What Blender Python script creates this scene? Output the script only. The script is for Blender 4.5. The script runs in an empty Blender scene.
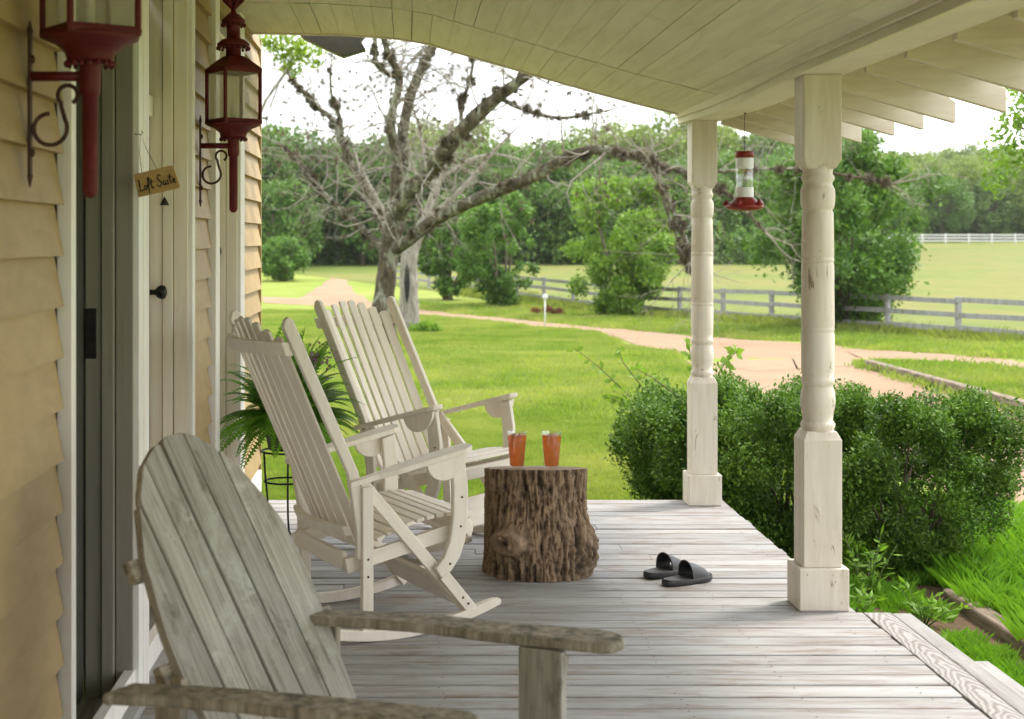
import bpy, math, random
import numpy as np
from mathutils import Vector, Matrix, noise as mn

R = math.radians
pi = math.pi
SC = bpy.context.scene
COL = SC.collection
FPX, EYE, VX, VY = 1500.0, 1.59, 408.0, 238.0      # focal length in pixels, eye height, vanishing point of the porch

# ------------------------------------------------------------------ terrain
GP = [(-80, -.5), (26, -.5), (37, -1.15), (60, -1.45), (110, -.6), (210, .9), (300, 5), (420, 15), (700, 22), (3000, 26)]
def gz(Y):
    for (a, za), (b, zb) in zip(GP, GP[1:]):
        if Y <= b:
            return za + (zb - za) * (Y - a) / (b - a)
    return GP[-1][1]
def at(x, y, Y):
    return Vector(((x - VX) * Y / FPX, Y, EYE - (y - VY) * Y / FPX))
def onground(x, y):
    lo, hi = 5.0, 230.0
    best = None
    Y = lo
    while Y < hi:
        if FPX * (EYE - gz(Y)) / Y <= (y - VY):
            return Vector(((x - VX) * Y / FPX, Y, gz(Y)))
        Y += .05
    return Vector(((x - VX) * hi / FPX, hi, gz(hi)))

# ------------------------------------------------------------------ mesh helpers
class MB:
    def __init__(s):
        s.v, s.f, s.sm = [], [], []
    def add(s, vs, fs, smooth=False, M=None):
        o = len(s.v)
        for p in vs:
            p = Vector(p)
            s.v.append(tuple(M @ p if M else p))
        for f in fs:
            s.f.append([i + o for i in f]); s.sm.append(smooth)
        return s
    def box(s, x0, x1, y0, y1, z0, z1, M=None):
        v = [(x0,y0,z0),(x1,y0,z0),(x1,y1,z0),(x0,y1,z0),(x0,y0,z1),(x1,y0,z1),(x1,y1,z1),(x0,y1,z1)]
        return s.add(v, [(0,3,2,1),(4,5,6,7),(0,1,5,4),(1,2,6,5),(2,3,7,6),(3,0,4,7)], False, M)
    def tube(s, pts, rad, n=8, smooth=True, cap=True, M=None):
        pts = [Vector(p) for p in pts]
        if not hasattr(rad, '__len__'):
            rad = [rad] * len(pts)
        vs, fs = [], []
        up = None
        for i, p in enumerate(pts):
            d = (pts[min(i+1, len(pts)-1)] - pts[max(i-1, 0)])
            if d.length < 1e-9: d = Vector((0,0,1))
            d.normalize()
            if up is None:
                a = d.orthogonal().normalized()
            else:
                a = up - d * up.dot(d)
                a = a.normalized() if a.length > 1e-6 else d.orthogonal().normalized()
            up = a
            b = d.cross(a)
            for k in range(n):
                t = 2*pi*k/n
                vs.append(p + (a*math.cos(t) + b*math.sin(t)) * rad[i])
        m = len(pts)
        for i in range(m-1):
            for k in range(n):
                fs.append((i*n+k, i*n+(k+1)%n, (i+1)*n+(k+1)%n, (i+1)*n+k))
        if cap:
            fs.append(tuple(range(n))[::-1]); fs.append(tuple((m-1)*n+k for k in range(n)))
        return s.add(vs, fs, smooth, M)
    def lathe(s, prof, n=24, smooth=True, phase=0, M=None):   # prof: (r, z)
        vs, fs = [], []
        for r, z in prof:
            for k in range(n):
                t = 2*pi*k/n + phase
                vs.append((r*math.cos(t), r*math.sin(t), z))
        for i in range(len(prof)-1):
            for k in range(n):
                fs.append((i*n+k, i*n+(k+1)%n, (i+1)*n+(k+1)%n, (i+1)*n+k))
        if prof[0][0] > 1e-5: fs.append(tuple(range(n))[::-1])
        if prof[-1][0] > 1e-5: fs.append(tuple((len(prof)-1)*n+k for k in range(n)))
        return s.add(vs, fs, smooth, M)
    def prism(s, poly, h0, h1, M=None):                     # polygon in xy, extruded along z
        n = len(poly)
        vs = [(x, y, h0) for x, y in poly] + [(x, y, h1) for x, y in poly]
        fs = [tuple(range(n))[::-1], tuple(range(n, 2*n))]
        fs += [(i, (i+1)%n, n+(i+1)%n, n+i) for i in range(n)]
        return s.add(vs, fs, False, M)
    def strip(s, A, B, smooth=True):                        # ribbon between two polylines
        n = len(A)
        return s.add(list(A)+list(B), [(i, i+1, n+i+1, n+i) for i in range(n-1)], smooth)
    def build(s, name, mat, parent=None, bevel=0, seg=2, M=None):
        me = bpy.data.meshes.new(name)
        me.from_pydata(s.v, [], s.f)
        me.polygons.foreach_set('use_smooth', s.sm)
        me.materials.append(mat)
        me.update()
        o = bpy.data.objects.new(name, me)
        COL.objects.link(o)
        if parent: o.parent = parent
        if M is not None: o.matrix_local = M
        if bevel:
            b = o.modifiers.new('edge', 'BEVEL'); b.width = bevel; b.segments = seg
            b.limit_method = 'ANGLE'; b.angle_limit = R(40)
        return o
def tag(o, label=None, cat=None, group=None, kind=None):
    if label: o['label'] = label
    if cat: o['category'] = cat
    if group: o['group'] = group
    if kind: o['kind'] = kind
    return o
def thing(name, label, cat, loc=(0,0,0), rz=0, group=None):
    o = bpy.data.objects.new(name, None); COL.objects.link(o)
    o.empty_display_size = .1
    o.location = loc; o.rotation_euler = (0,0,rz)
    return tag(o, label, cat, group)
KIDS = {}
def copy_tree(o, parent=None):
    c = o.copy(); COL.objects.link(c)
    if parent: c.parent = parent
    for ch in list(o.children):
        copy_tree(ch, c)
    return c
def frame(p0, p1, side):        # matrix whose z runs p0->p1, x along side (made orthogonal)
    p0, p1 = Vector(p0), Vector(p1)
    z = (p1-p0).normalized(); x = Vector(side); x = (x - z*x.dot(z)).normalized(); y = z.cross(x)
    m = Matrix((x, y, z)).transposed().to_4x4(); m.translation = p0
    return m, (p1-p0).length
def board(name, mat, parent, p0, p1, side, w, t, bevel=.004, top=None):
    """board from p0 to p1, w wide along side, t thick"""
    m, L = frame(p0, p1, side)
    b = MB()
    if top == 'round':
        pl = [(-w/2, 0), (w/2, 0)] + [(w/2*math.cos(a), L - w/2*.45 + w/2*.45*math.sin(a)) for a in [k*pi/8 for k in range(9)]]
        b.prism(pl, -t/2, t/2, Matrix(((1,0,0,0),(0,0,-1,0),(0,1,0,0),(0,0,0,1))))
    else:
        b.box(-w/2, w/2, -t/2, t/2, 0, L)
    return b.build(name, mat, parent, bevel, 2, m)
def quick_mesh(name, V, nper, mat, parent=None, smooth=False):
    """V (N*nper,3) -> N separate faces of nper vertices"""
    n = len(V)//nper
    me = bpy.data.meshes.new(name)
    me.vertices.add(len(V)); me.vertices.foreach_set('co', np.asarray(V, dtype=np.float32).ravel())
    me.loops.add(len(V)); me.loops.foreach_set('vertex_index', np.arange(len(V), dtype=np.int32))
    me.polygons.add(n); me.polygons.foreach_set('loop_start', np.arange(0, len(V), nper, dtype=np.int32))
    me.materials.append(mat)
    me.update(calc_edges=True); me.validate()
    o = bpy.data.objects.new(name, me); COL.objects.link(o)
    if parent: o.parent = parent
    return o
def unit(a):
    return a / np.maximum(np.linalg.norm(a, axis=1, keepdims=True), 1e-9)
def leaf_quads(rng, P, L, W, out=None, droop=.3, flat=.5):
    """diamond leaves at P; out = outward directions"""
    n = len(P)
    d = rng.normal(size=(n,3))
    if out is not None: d = d*.8 + out*.6
    d[:,2] -= droop*.4
    a = unit(d)
    up = np.tile(np.array([[0,0,1.]]), (n,1)) + rng.normal(size=(n,3))*flat
    b = unit(np.cross(a, up))
    s = rng.uniform(.65, 1.3, (n,1))
    L = L*s; W = W*s
    c = np.cross(a, b)*L*.12
    V = np.empty((n,4,3))
    V[:,0] = P - a*L*.5
    V[:,1] = P + b*W*.5 + c
    V[:,2] = P + a*L*.5
    V[:,3] = P - b*W*.5 + c
    return V.reshape(-1,3)
def blob_points(rng, blobs, n, inner=.45):
    C = np.array([b[0] for b in blobs], float)
    Rd = np.array([b[1] if hasattr(b[1], '__len__') else (b[1],)*3 for b in blobs], float)
    w = Rd.mean(1)**2; w /= w.sum()
    k = rng.choice(len(blobs), n, p=w)
    d = unit(rng.normal(size=(n,3)))
    r = (inner + (1-inner)*rng.random((n,1))**.6) * rng.uniform(.75, 1.12, (n,1))
    return C[k] + d*r*Rd[k], d

# ------------------------------------------------------------------ materials
def newmat(name):
    m = bpy.data.materials.new(name); m.use_nodes = True
    nt = m.node_tree
    for n in list(nt.nodes):
        if n.type != 'OUTPUT_MATERIAL' and n.type != 'BSDF_PRINCIPLED': nt.nodes.remove(n)
    return m, nt, nt.nodes['Principled BSDF'], nt.nodes['Material Output']
def N(nt, typ, **kw):
    n = nt.nodes.new(typ)
    for k, v in kw.items(): setattr(n, k, v)
    return n
def ramp(nt, fac, stops):
    r = N(nt, 'ShaderNodeValToRGB')
    el = r.color_ramp.elements
    while len(el) < len(stops): el.new(.5)
    for e, (p, c) in zip(el, stops):
        e.position = p; e.color = (*c, 1)
    nt.links.new(fac, r.inputs[0])
    return r.outputs[0]
def coords(nt, scale=(1,1,1), rnd=True, space='Object'):
    tc = N(nt, 'ShaderNodeTexCoord')
    mp = N(nt, 'ShaderNodeMapping')
    mp.inputs['Scale'].default_value = scale
    src = tc.outputs[space]
    if rnd:
        oi = N(nt, 'ShaderNodeObjectInfo')
        mu = N(nt, 'ShaderNodeVectorMath', operation='SCALE'); mu.inputs[0].default_value = (37, 21, 53)
        nt.links.new(oi.outputs['Random'], mu.inputs['Scale'])
        geo = N(nt, 'ShaderNodeNewGeometry')
        mu2 = N(nt, 'ShaderNodeVectorMath', operation='SCALE'); mu2.inputs[0].default_value = (11, 47, 29)
        nt.links.new(geo.outputs['Random Per Island'], mu2.inputs['Scale'])
        ad = N(nt, 'ShaderNodeVectorMath', operation='ADD'); ad2 = N(nt, 'ShaderNodeVectorMath', operation='ADD')
        nt.links.new(mu.outputs[0], ad.inputs[0]); nt.links.new(mu2.outputs[0], ad.inputs[1])
        nt.links.new(src, ad2.inputs[0]); nt.links.new(ad.outputs[0], ad2.inputs[1])
        src = ad2.outputs[0]
    nt.links.new(src, mp.inputs['Vector'])
    return mp.outputs[0]
def noise(nt, vec, scale, detail=4, rough=.6, dist=0):
    n = N(nt, 'ShaderNodeTexNoise'); n.inputs['Scale'].default_value = scale
    n.inputs['Detail'].default_value = detail; n.inputs['Roughness'].default_value = rough
    n.inputs['Distortion'].default_value = dist
    nt.links.new(vec, n.inputs['Vector'])
    return n.outputs[0]
def mix(nt, fac, a, b, mode='MIX'):
    m = N(nt, 'ShaderNodeMix', data_type='RGBA', blend_type=mode)
    for s, v in ((m.inputs[0], fac), (m.inputs[6], a), (m.inputs[7], b)):
        if isinstance(v, (int, float)): s.default_value = v
        elif isinstance(v, tuple): s.default_value = (*v, 1)
        else: nt.links.new(v, s)
    return m.outputs[2]
def bump(nt, h, bs, strength, dist=.01):
    b = N(nt, 'ShaderNodeBump'); b.inputs['Strength'].default_value = strength; b.inputs['Distance'].default_value = dist
    nt.links.new(h, b.inputs['Height']); nt.links.new(b.outputs[0], bs.inputs['Normal'])
def wood(name, stops, stretch=(14,14,1.2), scale=3, rough=.7, wear=None, wear_at=(.58,.68), wear_scale=2.2, wear_stretch=None, isl=0.0, bstr=.35, wear2=None, rnd=True):
    """painted or bare board: streaks along the board axis, patches of wear, board to board variation"""
    m, nt, bs, out = newmat(name)
    v = coords(nt, stretch, rnd)
    n1 = noise(nt, v, scale, 8, .65, .3)
    c = ramp(nt, n1, stops)
    if wear:
        vw = coords(nt, wear_stretch or tuple(.35*s+.65 for s in stretch), rnd)
        nw = noise(nt, vw, wear_scale, 9, .72, .4)
        f = ramp(nt, nw, [(wear_at[0], (0,0,0)), (wear_at[1], (1,1,1))])
        c = mix(nt, f, c, wear)
    if wear2:                                            # (colour, lo, hi, scale, stretch): remnants or stains
        n2 = noise(nt, coords(nt, wear2[4], rnd), wear2[3], 10, .75, .6)
        c = mix(nt, ramp(nt, n2, [(wear2[1], (0,0,0)), (wear2[2], (1,1,1))]), c, wear2[0])
    if isl:
        geo = N(nt, 'ShaderNodeNewGeometry'); oi = N(nt, 'ShaderNodeObjectInfo')
        ad = N(nt, 'ShaderNodeMath', operation='ADD'); fr = N(nt, 'ShaderNodeMath', operation='FRACT')
        nt.links.new(geo.outputs['Random Per Island'], ad.inputs[0]); nt.links.new(oi.outputs['Random'], ad.inputs[1]); nt.links.new(ad.outputs[0], fr.inputs[0])
        c = mix(nt, 1.0, c, ramp(nt, fr.outputs[0], [(0, (1-isl,)*3), (1, (1, 1, 1))]), 'MULTIPLY')
    nt.links.new(c, bs.inputs['Base Color'])
    bs.inputs['Roughness'].default_value = rough
    bs.inputs['Specular IOR Level'].default_value = .3
    if bstr: bump(nt, n1, bs, bstr, .004)
    return m
def plain(name, col, rough=.5, metal=0, var=.25, scale=18, spec=.4, bstr=0):
    m, nt, bs, out = newmat(name)
    v = coords(nt, (1,1,1), True)
    n1 = noise(nt, v, scale, 6, .65)
    lo = tuple(c*(1-var) for c in col); hi = tuple(min(1, c*(1+var)) for c in col)
    nt.links.new(ramp(nt, n1, [(.3, lo), (.7, hi)]), bs.inputs['Base Color'])
    bs.inputs['Roughness'].default_value = rough; bs.inputs['Metallic'].default_value = metal
    bs.inputs['Specular IOR Level'].default_value = spec
    if bstr: bump(nt, n1, bs, bstr)
    return m
def leafmat(name, dark, light, trans=.35, tcol=None, rough=.5, big=.6, pale=None):
    m, nt, bs, out = newmat(name)
    geo = N(nt, 'ShaderNodeNewGeometry')
    v = coords(nt, (1,1,1), False)
    nb = noise(nt, v, big, 3, .6)
    c1 = ramp(nt, geo.outputs['Random Per Island'], [(0, dark), (1, light)])
    c2 = ramp(nt, nb, [(.35, tuple(x*.75 for x in dark)), (.65, tuple(min(1, x*1.15) for x in light))])
    c = mix(nt, .5, c1, c2)
    if pale:
        pw_ = ramp(nt, noise(nt, geo.outputs['Position'], .42, 5, .68, .4), [(.42, (0,0,0)), (.66, (1,1,1))])
        c = mix(nt, pw_, c, pale)
    nt.links.new(c, bs.inputs['Base Color'])
    bs.inputs['Roughness'].default_value = rough; bs.inputs['Specular IOR Level'].default_value = .22
    tr = N(nt, 'ShaderNodeBsdfTranslucent')
    nt.links.new(mix(nt, 1.0, c, tcol or (1.3, 1.4, .6), 'MULTIPLY'), tr.inputs['Color'])
    ms = N(nt, 'ShaderNodeMixShader'); ms.inputs[0].default_value = trans
    nt.links.new(bs.outputs[0], ms.inputs[1]); nt.links.new(tr.outputs[0], ms.inputs[2])
    nt.links.new(ms.outputs[0], out.inputs['Surface'])
    return m
def glassmat(name, col=(1,1,1), rough=.02, alpha_mix=.85):
    """thin pane: mostly see-through with a weak reflection"""
    m, nt, bs, out = newmat(name)
    nt.nodes.remove(bs)
    t = N(nt, 'ShaderNodeBsdfTransparent'); t.inputs[0].default_value = (*col, 1)
    g = N(nt, 'ShaderNodeBsdfGlossy'); g.inputs['Roughness'].default_value = rough
    g.inputs[0].default_value = (.9,.9,.9,1)
    ms = N(nt, 'ShaderNodeMixShader'); ms.inputs[0].default_value = 1-alpha_mix
    nt.links.new(t.outputs[0], ms.inputs[1]); nt.links.new(g.outputs[0], ms.inputs[2]); nt.links.new(ms.outputs[0], out.inputs['Surface'])
    return m

M = {}
M['rocker'] = wood('rocker_paint', [(.3, (0.728,0.655,0.553)), (.5, (0.811,0.743,0.643)), (.7, (0.860,0.798,0.703))], (9,9,1.0), 2.4, .5, (.48,.41,.32), (.66,.74), 3.0, isl=.1, bstr=.2)
M['adirondack'] = wood('bare_grey_wood', [(.30, (0.219,0.197,0.163)), (.43, (0.344,0.320,0.279)), (.56, (0.426,0.400,0.358)), (.75, (0.502,0.475,0.431))], (45,45,1.6), 2.0, .8, (.15,.14,.105), (.54,.70), 3.4, (5,5,1.7), isl=.22, bstr=.6, wear2=((.55,.535,.49), .56, .68, 4, (0.860,0.860,0.860)))
M['adirondack_dark'] = wood('dark_grey_wood', [(.3, (0.147,0.128,0.103)), (.5, (0.314,0.274,0.216)), (.72, (0.530,0.470,0.391))], (20,20,1.4), 2.2, .75, (.07,.075,.05), (.5,.66), 2.6, (5,5,1.4), isl=.1, bstr=.6)  # darker grey-brown tone for arms, battens and braces
M['floor'] = wood('worn_floor_paint', [(.28, (0.255,0.223,0.205)), (.42, (0.355,0.336,0.319)), (.56, (0.409,0.400,0.396)), (.75, (0.464,0.461,0.466))], (1.0,9,9), 2.4, .6, (.235,.175,.13), (.49,.68), 2.6, (1.0,5,5), isl=.30, bstr=.5)
M['floor_edge'] = wood('floor_edge_paint', [(.32, (0.240,0.216,0.192)), (.45,(0.300,0.282,0.264)), (.6, (0.360,0.348,0.336))], (12,1,12), 2.2, .65, (.17,.14,.11), (.56,.68), 3, (5,1,5), isl=.1, bstr=.3)
M['ceiling'] = wood('ceiling_paint', [(.3, (0.603,0.557,0.379)), (.5, (0.696,0.653,0.472)), (.7, (0.753,0.705,0.530))], (10,.9,10), 1.6, .6, (.42,.38,.22), (.62,.78), 1.3, (3,.8,3), isl=.1, bstr=.15, wear2=((.30,.26,.15), .655, .70, 7, (4,1,4)))
M['trim'] = wood('trim_paint', [(.3, (0.643,0.569,0.465)), (.5, (0.718,0.645,0.545)), (.7, (0.772,0.711,0.613))], (3,1.2,3), 2.0, .55, (.47,.37,.25), (.66,.78), 2.4, isl=.06, bstr=.12)
M['post'] = wood('post_paint', [(.3, (0.581,0.509,0.418)), (.5, (0.662,0.595,0.509)), (.7, (0.723,0.667,0.591))], (12,12,1.2), 2.0, .6, (.36,.28,.20), (.62,.69), 3.2, (2.2,2.2,.8), bstr=.3, wear2=((.30,.235,.165), .605, .635, 6, (2.6,2.6,.75)))
M['rafter'] = wood('rafter_paint', [(.3, (0.582,0.504,0.403)), (.5, (0.655,0.582,0.470)), (.7, (0.717,0.644,0.538))], (2,12,12), 2.0, .65, (.36,.28,.19), (.66,.76), 2.6, isl=.06, bstr=.2)
M['siding'] = wood('yellow_siding', [(.3, (0.357,0.247,0.108)), (.5, (0.406,0.283,0.128)), (.7, (0.440,0.315,0.147))], (4,3,10), 2.0, .55, (.30,.22,.115), (.62,.70), 16, (1,2.4,1.6), isl=.12, bstr=.2, wear2=((.16,.115,.065), .67, .70, 11, (0.775,0.798,0.821)))
M['casing'] = wood('casing_paint', [(.3, (0.722,0.672,0.622)), (.5, (0.834,0.785,0.742)), (.7, (0.850,0.845,0.813))], (10,10,1.0), 2.0, .5, (.42,.38,.30), (.66,.78), 2.2, bstr=.15)
M['jamb'] = wood('jamb_paint', [(.3, (0.751,0.666,0.548)), (.5, (0.836,0.747,0.627)), (.7, (0.850,0.811,0.696))], (12,12,.8), 2.0, .5, (.36,.31,.23), (.64,.80), 2.0, bstr=.15)
M['shaded_jamb'] = wood('shaded_jamb_paint', [(.3, (0.246,0.221,0.179)), (.5, (0.288,0.260,0.212)), (.7, (0.321,0.286,0.238))], (12,12,.8), 2.0, .5, bstr=.1)  # jamb colour darkened to carry the shade of the first doorway
M['timber'] = wood('landscape_timber', [(.3, (.10,.075,.05)), (.5, (.22,.17,.12)), (.75, (.36,.29,.22))], (14,1.2,14), 2.4, .85, (.07,.06,.04), (.5,.66), 3, (5,1,5), bstr=.6)
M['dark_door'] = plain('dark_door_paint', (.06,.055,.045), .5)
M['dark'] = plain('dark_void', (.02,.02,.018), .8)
M['iron'] = plain('black_iron', (.03,.028,.026), .5, .6, .4, 30)
M['rust_iron'] = plain('rusty_iron', (.075,.035,.026), .65, .3, .5, 40)
M['red'] = wood('chipped_red_enamel', [(.3, (.085,.008,.012)), (.55, (.12,.011,.017)), (.75, (.165,.028,.032))], (1,1,1), 16, .5, (.045,.018,.014), (.62,.70), 22, (1,1,.6), bstr=.12, wear2=((.20,.075,.065), .66, .78, 9, (1,1,1)))
M['feeder_red'] = plain('red_plastic', (.20,.014,.010), .35, 0, .25, 30)
m, nt_, bs, out = newmat('dusty_pane')
bs.inputs['Base Color'].default_value = (.62,.58,.47,1); bs.inputs['Roughness'].default_value = .35
tr = N(nt_, 'ShaderNodeBsdfTransparent'); tl = N(nt_, 'ShaderNodeBsdfTranslucent'); tl.inputs[0].default_value = (.8,.76,.64,1)
m1 = N(nt_, 'ShaderNodeMixShader'); m1.inputs[0].default_value = .5; nt_.links.new(bs.outputs[0], m1.inputs[1]); nt_.links.new(tl.outputs[0], m1.inputs[2])
ms = N(nt_, 'ShaderNodeMixShader'); ms.inputs[0].default_value = .55
nt_.links.new(m1.outputs[0], ms.inputs[1]); nt_.links.new(tr.outputs[0], ms.inputs[2]); nt_.links.new(ms.outputs[0], out.inputs['Surface'])
M['lantern_glass'] = m
M['clear'] = glassmat('clear_plastic', (.93,.95,.95), .06, .86)
M['sandal'] = plain('black_rubber', (.028,.027,.029), .42, 0, .3, 60, .5, .05)
M['sandal_inner'] = plain('worn_rubber', (.055,.05,.047), .6, 0, .3, 60, .4)
M['signwood'] = wood('sign_wood', [(.3, (.42,.25,.085)), (.55, (.54,.345,.13)), (.75, (.60,.40,.17))], (1.2,10,10), 8, .55, bstr=.1)
M['ink'] = plain('black_ink', (.012,.01,.01), .5)
M['wire'] = plain('steel_wire', (.06,.058,.055), .4, .7)
M['white_label'] = plain('white_label', (.75,.76,.78), .5, 0, .05)
M['pot'] = plain('dark_pot', (.03,.027,.024), .6)
M['gold'] = plain('brass_mark', (.45,.32,.10), .4, .4)

# ------------------------------------------------------------------ camera, world, sun
cam_d = bpy.data.cameras.new('camera'); cam = bpy.data.objects.new('camera', cam_d); COL.objects.link(cam)
cam.location = (0, 0, EYE); cam.rotation_euler = (pi/2, 0, 0)
cam_d.sensor_width = 36; cam_d.lens = FPX/1024*36
cam_d.shift_x = (512-VX)/1024; cam_d.shift_y = -(359.5-VY)/1024
cam_d.clip_end = 6000; cam_d.clip_start = .05
cam_d.dof.use_dof = True; cam_d.dof.focus_distance = 6.9; cam_d.dof.aperture_fstop = 4.5
SC.camera = cam

w = bpy.data.worlds.new('World'); SC.world = w; w.use_nodes = True
nt = w.node_tree; bg = nt.nodes['Background']
SUN_EL, SUN_AZ = 58, 60          # azimuth measured from +Y towards +X
sky = N(nt, 'ShaderNodeTexSky', sky_type='NISHITA'); sky.sun_disc = False
sky.sun_elevation = R(SUN_EL); sky.sun_rotation = R(SUN_AZ)
sky.dust_density = 2.5; sky.air_density = 1.0
hs = N(nt, 'ShaderNodeHueSaturation'); hs.inputs['Saturation'].default_value = .38; hs.inputs['Value'].default_value = 1.0
nt.links.new(sky.outputs[0], hs.inputs['Color'])
tc = N(nt, 'ShaderNodeTexCoord'); mp = N(nt, 'ShaderNodeMapping'); mp.inputs['Scale'].default_value = (1,1,2.6)
nt.links.new(tc.outputs['Generated'], mp.inputs[0])
cn = noise(nt, mp.outputs[0], 3.2, 7, .6, .5)
cl = ramp(nt, cn, [(.38, (0,0,0)), (.62, (1,1,1))])
c = mix(nt, cl, hs.outputs[0], (11.5, 11.6, 11.8))
nt.links.new(c, bg.inputs['Color']); bg.inputs['Strength'].default_value = .13
sun_d = bpy.data.lights.new('sun', 'SUN'); sun = bpy.data.objects.new('sun', sun_d); COL.objects.link(sun)
sun_d.energy = 1.5; sun_d.angle = R(10); sun_d.color = (1, .95, .86)
sdir = Vector((math.sin(R(SUN_AZ))*math.cos(R(SUN_EL)), math.cos(R(SUN_AZ))*math.cos(R(SUN_EL)), math.sin(R(SUN_EL))))
sun.rotation_euler = sdir.to_track_quat('Z', 'Y').to_euler()
SC.view_settings.view_transform = 'Standard'; SC.view_settings.look = 'None'
SC.view_settings.exposure = 1.35; SC.view_settings.gamma = 1
SC.render.engine = 'CYCLES'
SC.cycles.use_denoising = True
SC.cycles.max_bounces = 8; SC.cycles.diffuse_bounces = 5; SC.cycles.transparent_max_bounces = 12
SC.cycles.sample_clamp_indirect = 6
SC.cycles.use_adaptive_sampling = True; SC.cycles.adaptive_threshold = .015

# ================================================================== GROUND
def ground_mat(name, stops, stops2, s1, s2, bscale=60, bstr=.4, tint=None):
    m, nt, bs, out = newmat(name)
    v = coords(nt, (1,1,1), False)
    a = ramp(nt, noise(nt, v, s1, 5, .65, .3), stops)
    b = ramp(nt, noise(nt, v, s2, 8, .75), stops2)
    c = mix(nt, .5, a, b)
    nt.links.new(c, bs.inputs['Base Color']); bs.inputs['Roughness'].default_value = .9; bs.inputs['Specular IOR Level'].default_value = .1
    bump(nt, noise(nt, v, bscale, 4, .7), bs, bstr, .03)
    return m
M['lawn'] = ground_mat('lawn_ground', [(.3, (.15,.21,.03)), (.5, (.21,.27,.045)), (.7, (.32,.31,.10))], [(.3, (.13,.19,.02)), (.7, (.28,.33,.08))], .28, 9)
M['field'] = ground_mat('hay_field', [(.34, (0.080,0.149,0.024)), (.46, (0.150,0.185,0.044)), (.54, (0.214,0.191,0.066)), (.66, (0.104,0.173,0.031))], [(.3, (0.093,0.131,0.027)), (.7, (0.214,0.208,0.066))], .05, .9, 8)
M['gravel'] = ground_mat('pink_gravel', [(.3, (0.264,0.170,0.108)), (.5, (0.333,0.230,0.148)), (.7, (0.394,0.299,0.207))], [(.3, (0.216,0.145,0.095)), (.55, (0.325,0.226,0.148)), (.75, (0.480,0.376,0.273))], .5, 45, 90, .5)
M['hill'] = ground_mat('wooded_ground', [(.3, (.05,.07,.02)), (.7, (.10,.12,.035))], [(.3, (.05,.07,.02)), (.7, (.09,.11,.03))], .05, .6, 3)

def sheet(name, mat, x0, x1, ys, dz, nx=2):
    b = MB()
    xs = [x0 + (x1-x0)*i/(nx-1) for i in range(nx)]
    vs = [(x, y, gz(y)+dz) for y in ys for x in xs]
    fs = [(j*nx+i, j*nx+i+1, (j+1)*nx+i+1, (j+1)*nx+i) for j in range(len(ys)-1) for i in range(nx-1)]
    b.add(vs, fs)
    return tag(b.build(name, mat), kind='structure')
sheet('ground', M['lawn'], -1500, 1500, [y for y, z in GP if y < 3001], 0, 9)
fA, fB = Vector((15.9, 37.5)), Vector((6.2, 66))           # the paddock fence runs from fA to fB and on
fd = (fB-fA).normalized()
def fence_pt(t): return fA + fd*t

# hay field beyond the fence (ragged near edge)
def poly_sheet(name, mat, near, far, dz):
    """quads between two polylines given as (x, Y)"""
    b = MB()
    n = len(near); rows = 14
    vs, fs = [], []
    for j in range(rows+1):
        t = j/rows
        for i in range(n):
            x = near[i][0]*(1-t) + far[i][0]*t; y = near[i][1]*(1-t) + far[i][1]*t
            vs.append((x, y, gz(y)+dz))
    for j in range(rows):
        for i in range(n-1):
            fs.append((j*n+i, j*n+i+1, (j+1)*n+i+1, (j+1)*n+i))
    b.add(vs, fs)
    return tag(b.build(name, mat), kind='structure')
ysf = [60, 70, 80, 90, 100, 110, 120, 135, 150, 170, 190, 210]
b = MB()
L = []; Rr = []
for y in [36.5, 40, 45, 50, 55, 60] + ysf[1:]:
    t = (y-36)/(fd.y); p = fence_pt(t)
    xl = p.x + .4 if y < 70 else p.x - (y-70)*.05
    L.append((xl + random.Random(y).uniform(-.3,.3), y, gz(y)+.02)); Rr.append((150, y, gz(y)+.02))
b.strip(L, Rr)
tag(b.build('hay_field', M['field']), kind='structure')

# gravel drive: the far lane, the yard beside the house
rg = random.Random(5)
def lane(name, pts, dz, wig=.25):
    """pts: list of (left(x,Y), right(x,Y)) pairs; subdivided, with ragged edges"""
    A, B = [], []
    for (a, b_), (c_, d) in zip(pts, pts[1:]):
        for k in range(10):
            t = k/10
            la = Vector(a).lerp(Vector(c_), t); ra = Vector(b_).lerp(Vector(d), t)
            A.append((la.x + rg.uniform(-wig,wig), la.y + rg.uniform(-wig,wig))); B.append((ra.x + rg.uniform(-wig,wig), ra.y+rg.uniform(-wig,wig)))
    b = MB(); cols = 9; vs = []; fs = []
    for (ax, ay), (bx, by) in zip(A, B):
        for i in range(cols):
            t = i/(cols-1); x = ax*(1-t)+bx*t; y = ay*(1-t)+by*t
            vs.append((x, y, gz(y)+dz))
    for j in range(len(A)-1):
        for i in range(cols-1): fs.append((j*cols+i, j*cols+i+1, (j+1)*cols+i+1, (j+1)*cols+i))
    b.add(vs, fs)
    return tag(b.build(name, M['gravel']), kind='structure')
def g2(x, y):
    p = onground(x, y); return (p.x, p.y)
lane('gravel_lane', [(g2(260,297), g2(262,303)), (g2(330,299), g2(320,306)), (g2(380,303), g2(385,311)), (g2(418,309), g2(418,315.5)), (g2(480,316), g2(480,321)), (g2(535,321), g2(535,327)),
                     (g2(577,326), g2(585,331)), (g2(619,329), g2(636,344)), (g2(688,336), g2(672,361)), (g2(744,340), g2(760,372)), (g2(836,345.5), g2(862,366)), (g2(911,352), g2(915,360)), (g2(1024,363.5), g2(1024,370)), (g2(1150,377), g2(1150,384))], .012, .12)
lane('gravel_branch', [(g2(300,299), g2(372,303)), (g2(318,288), g2(352,290)), (g2(328,280), g2(347,279)), (g2(338,274), g2(352,273.5)), (g2(356,271.5), g2(366,271))], .016, .15)
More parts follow.
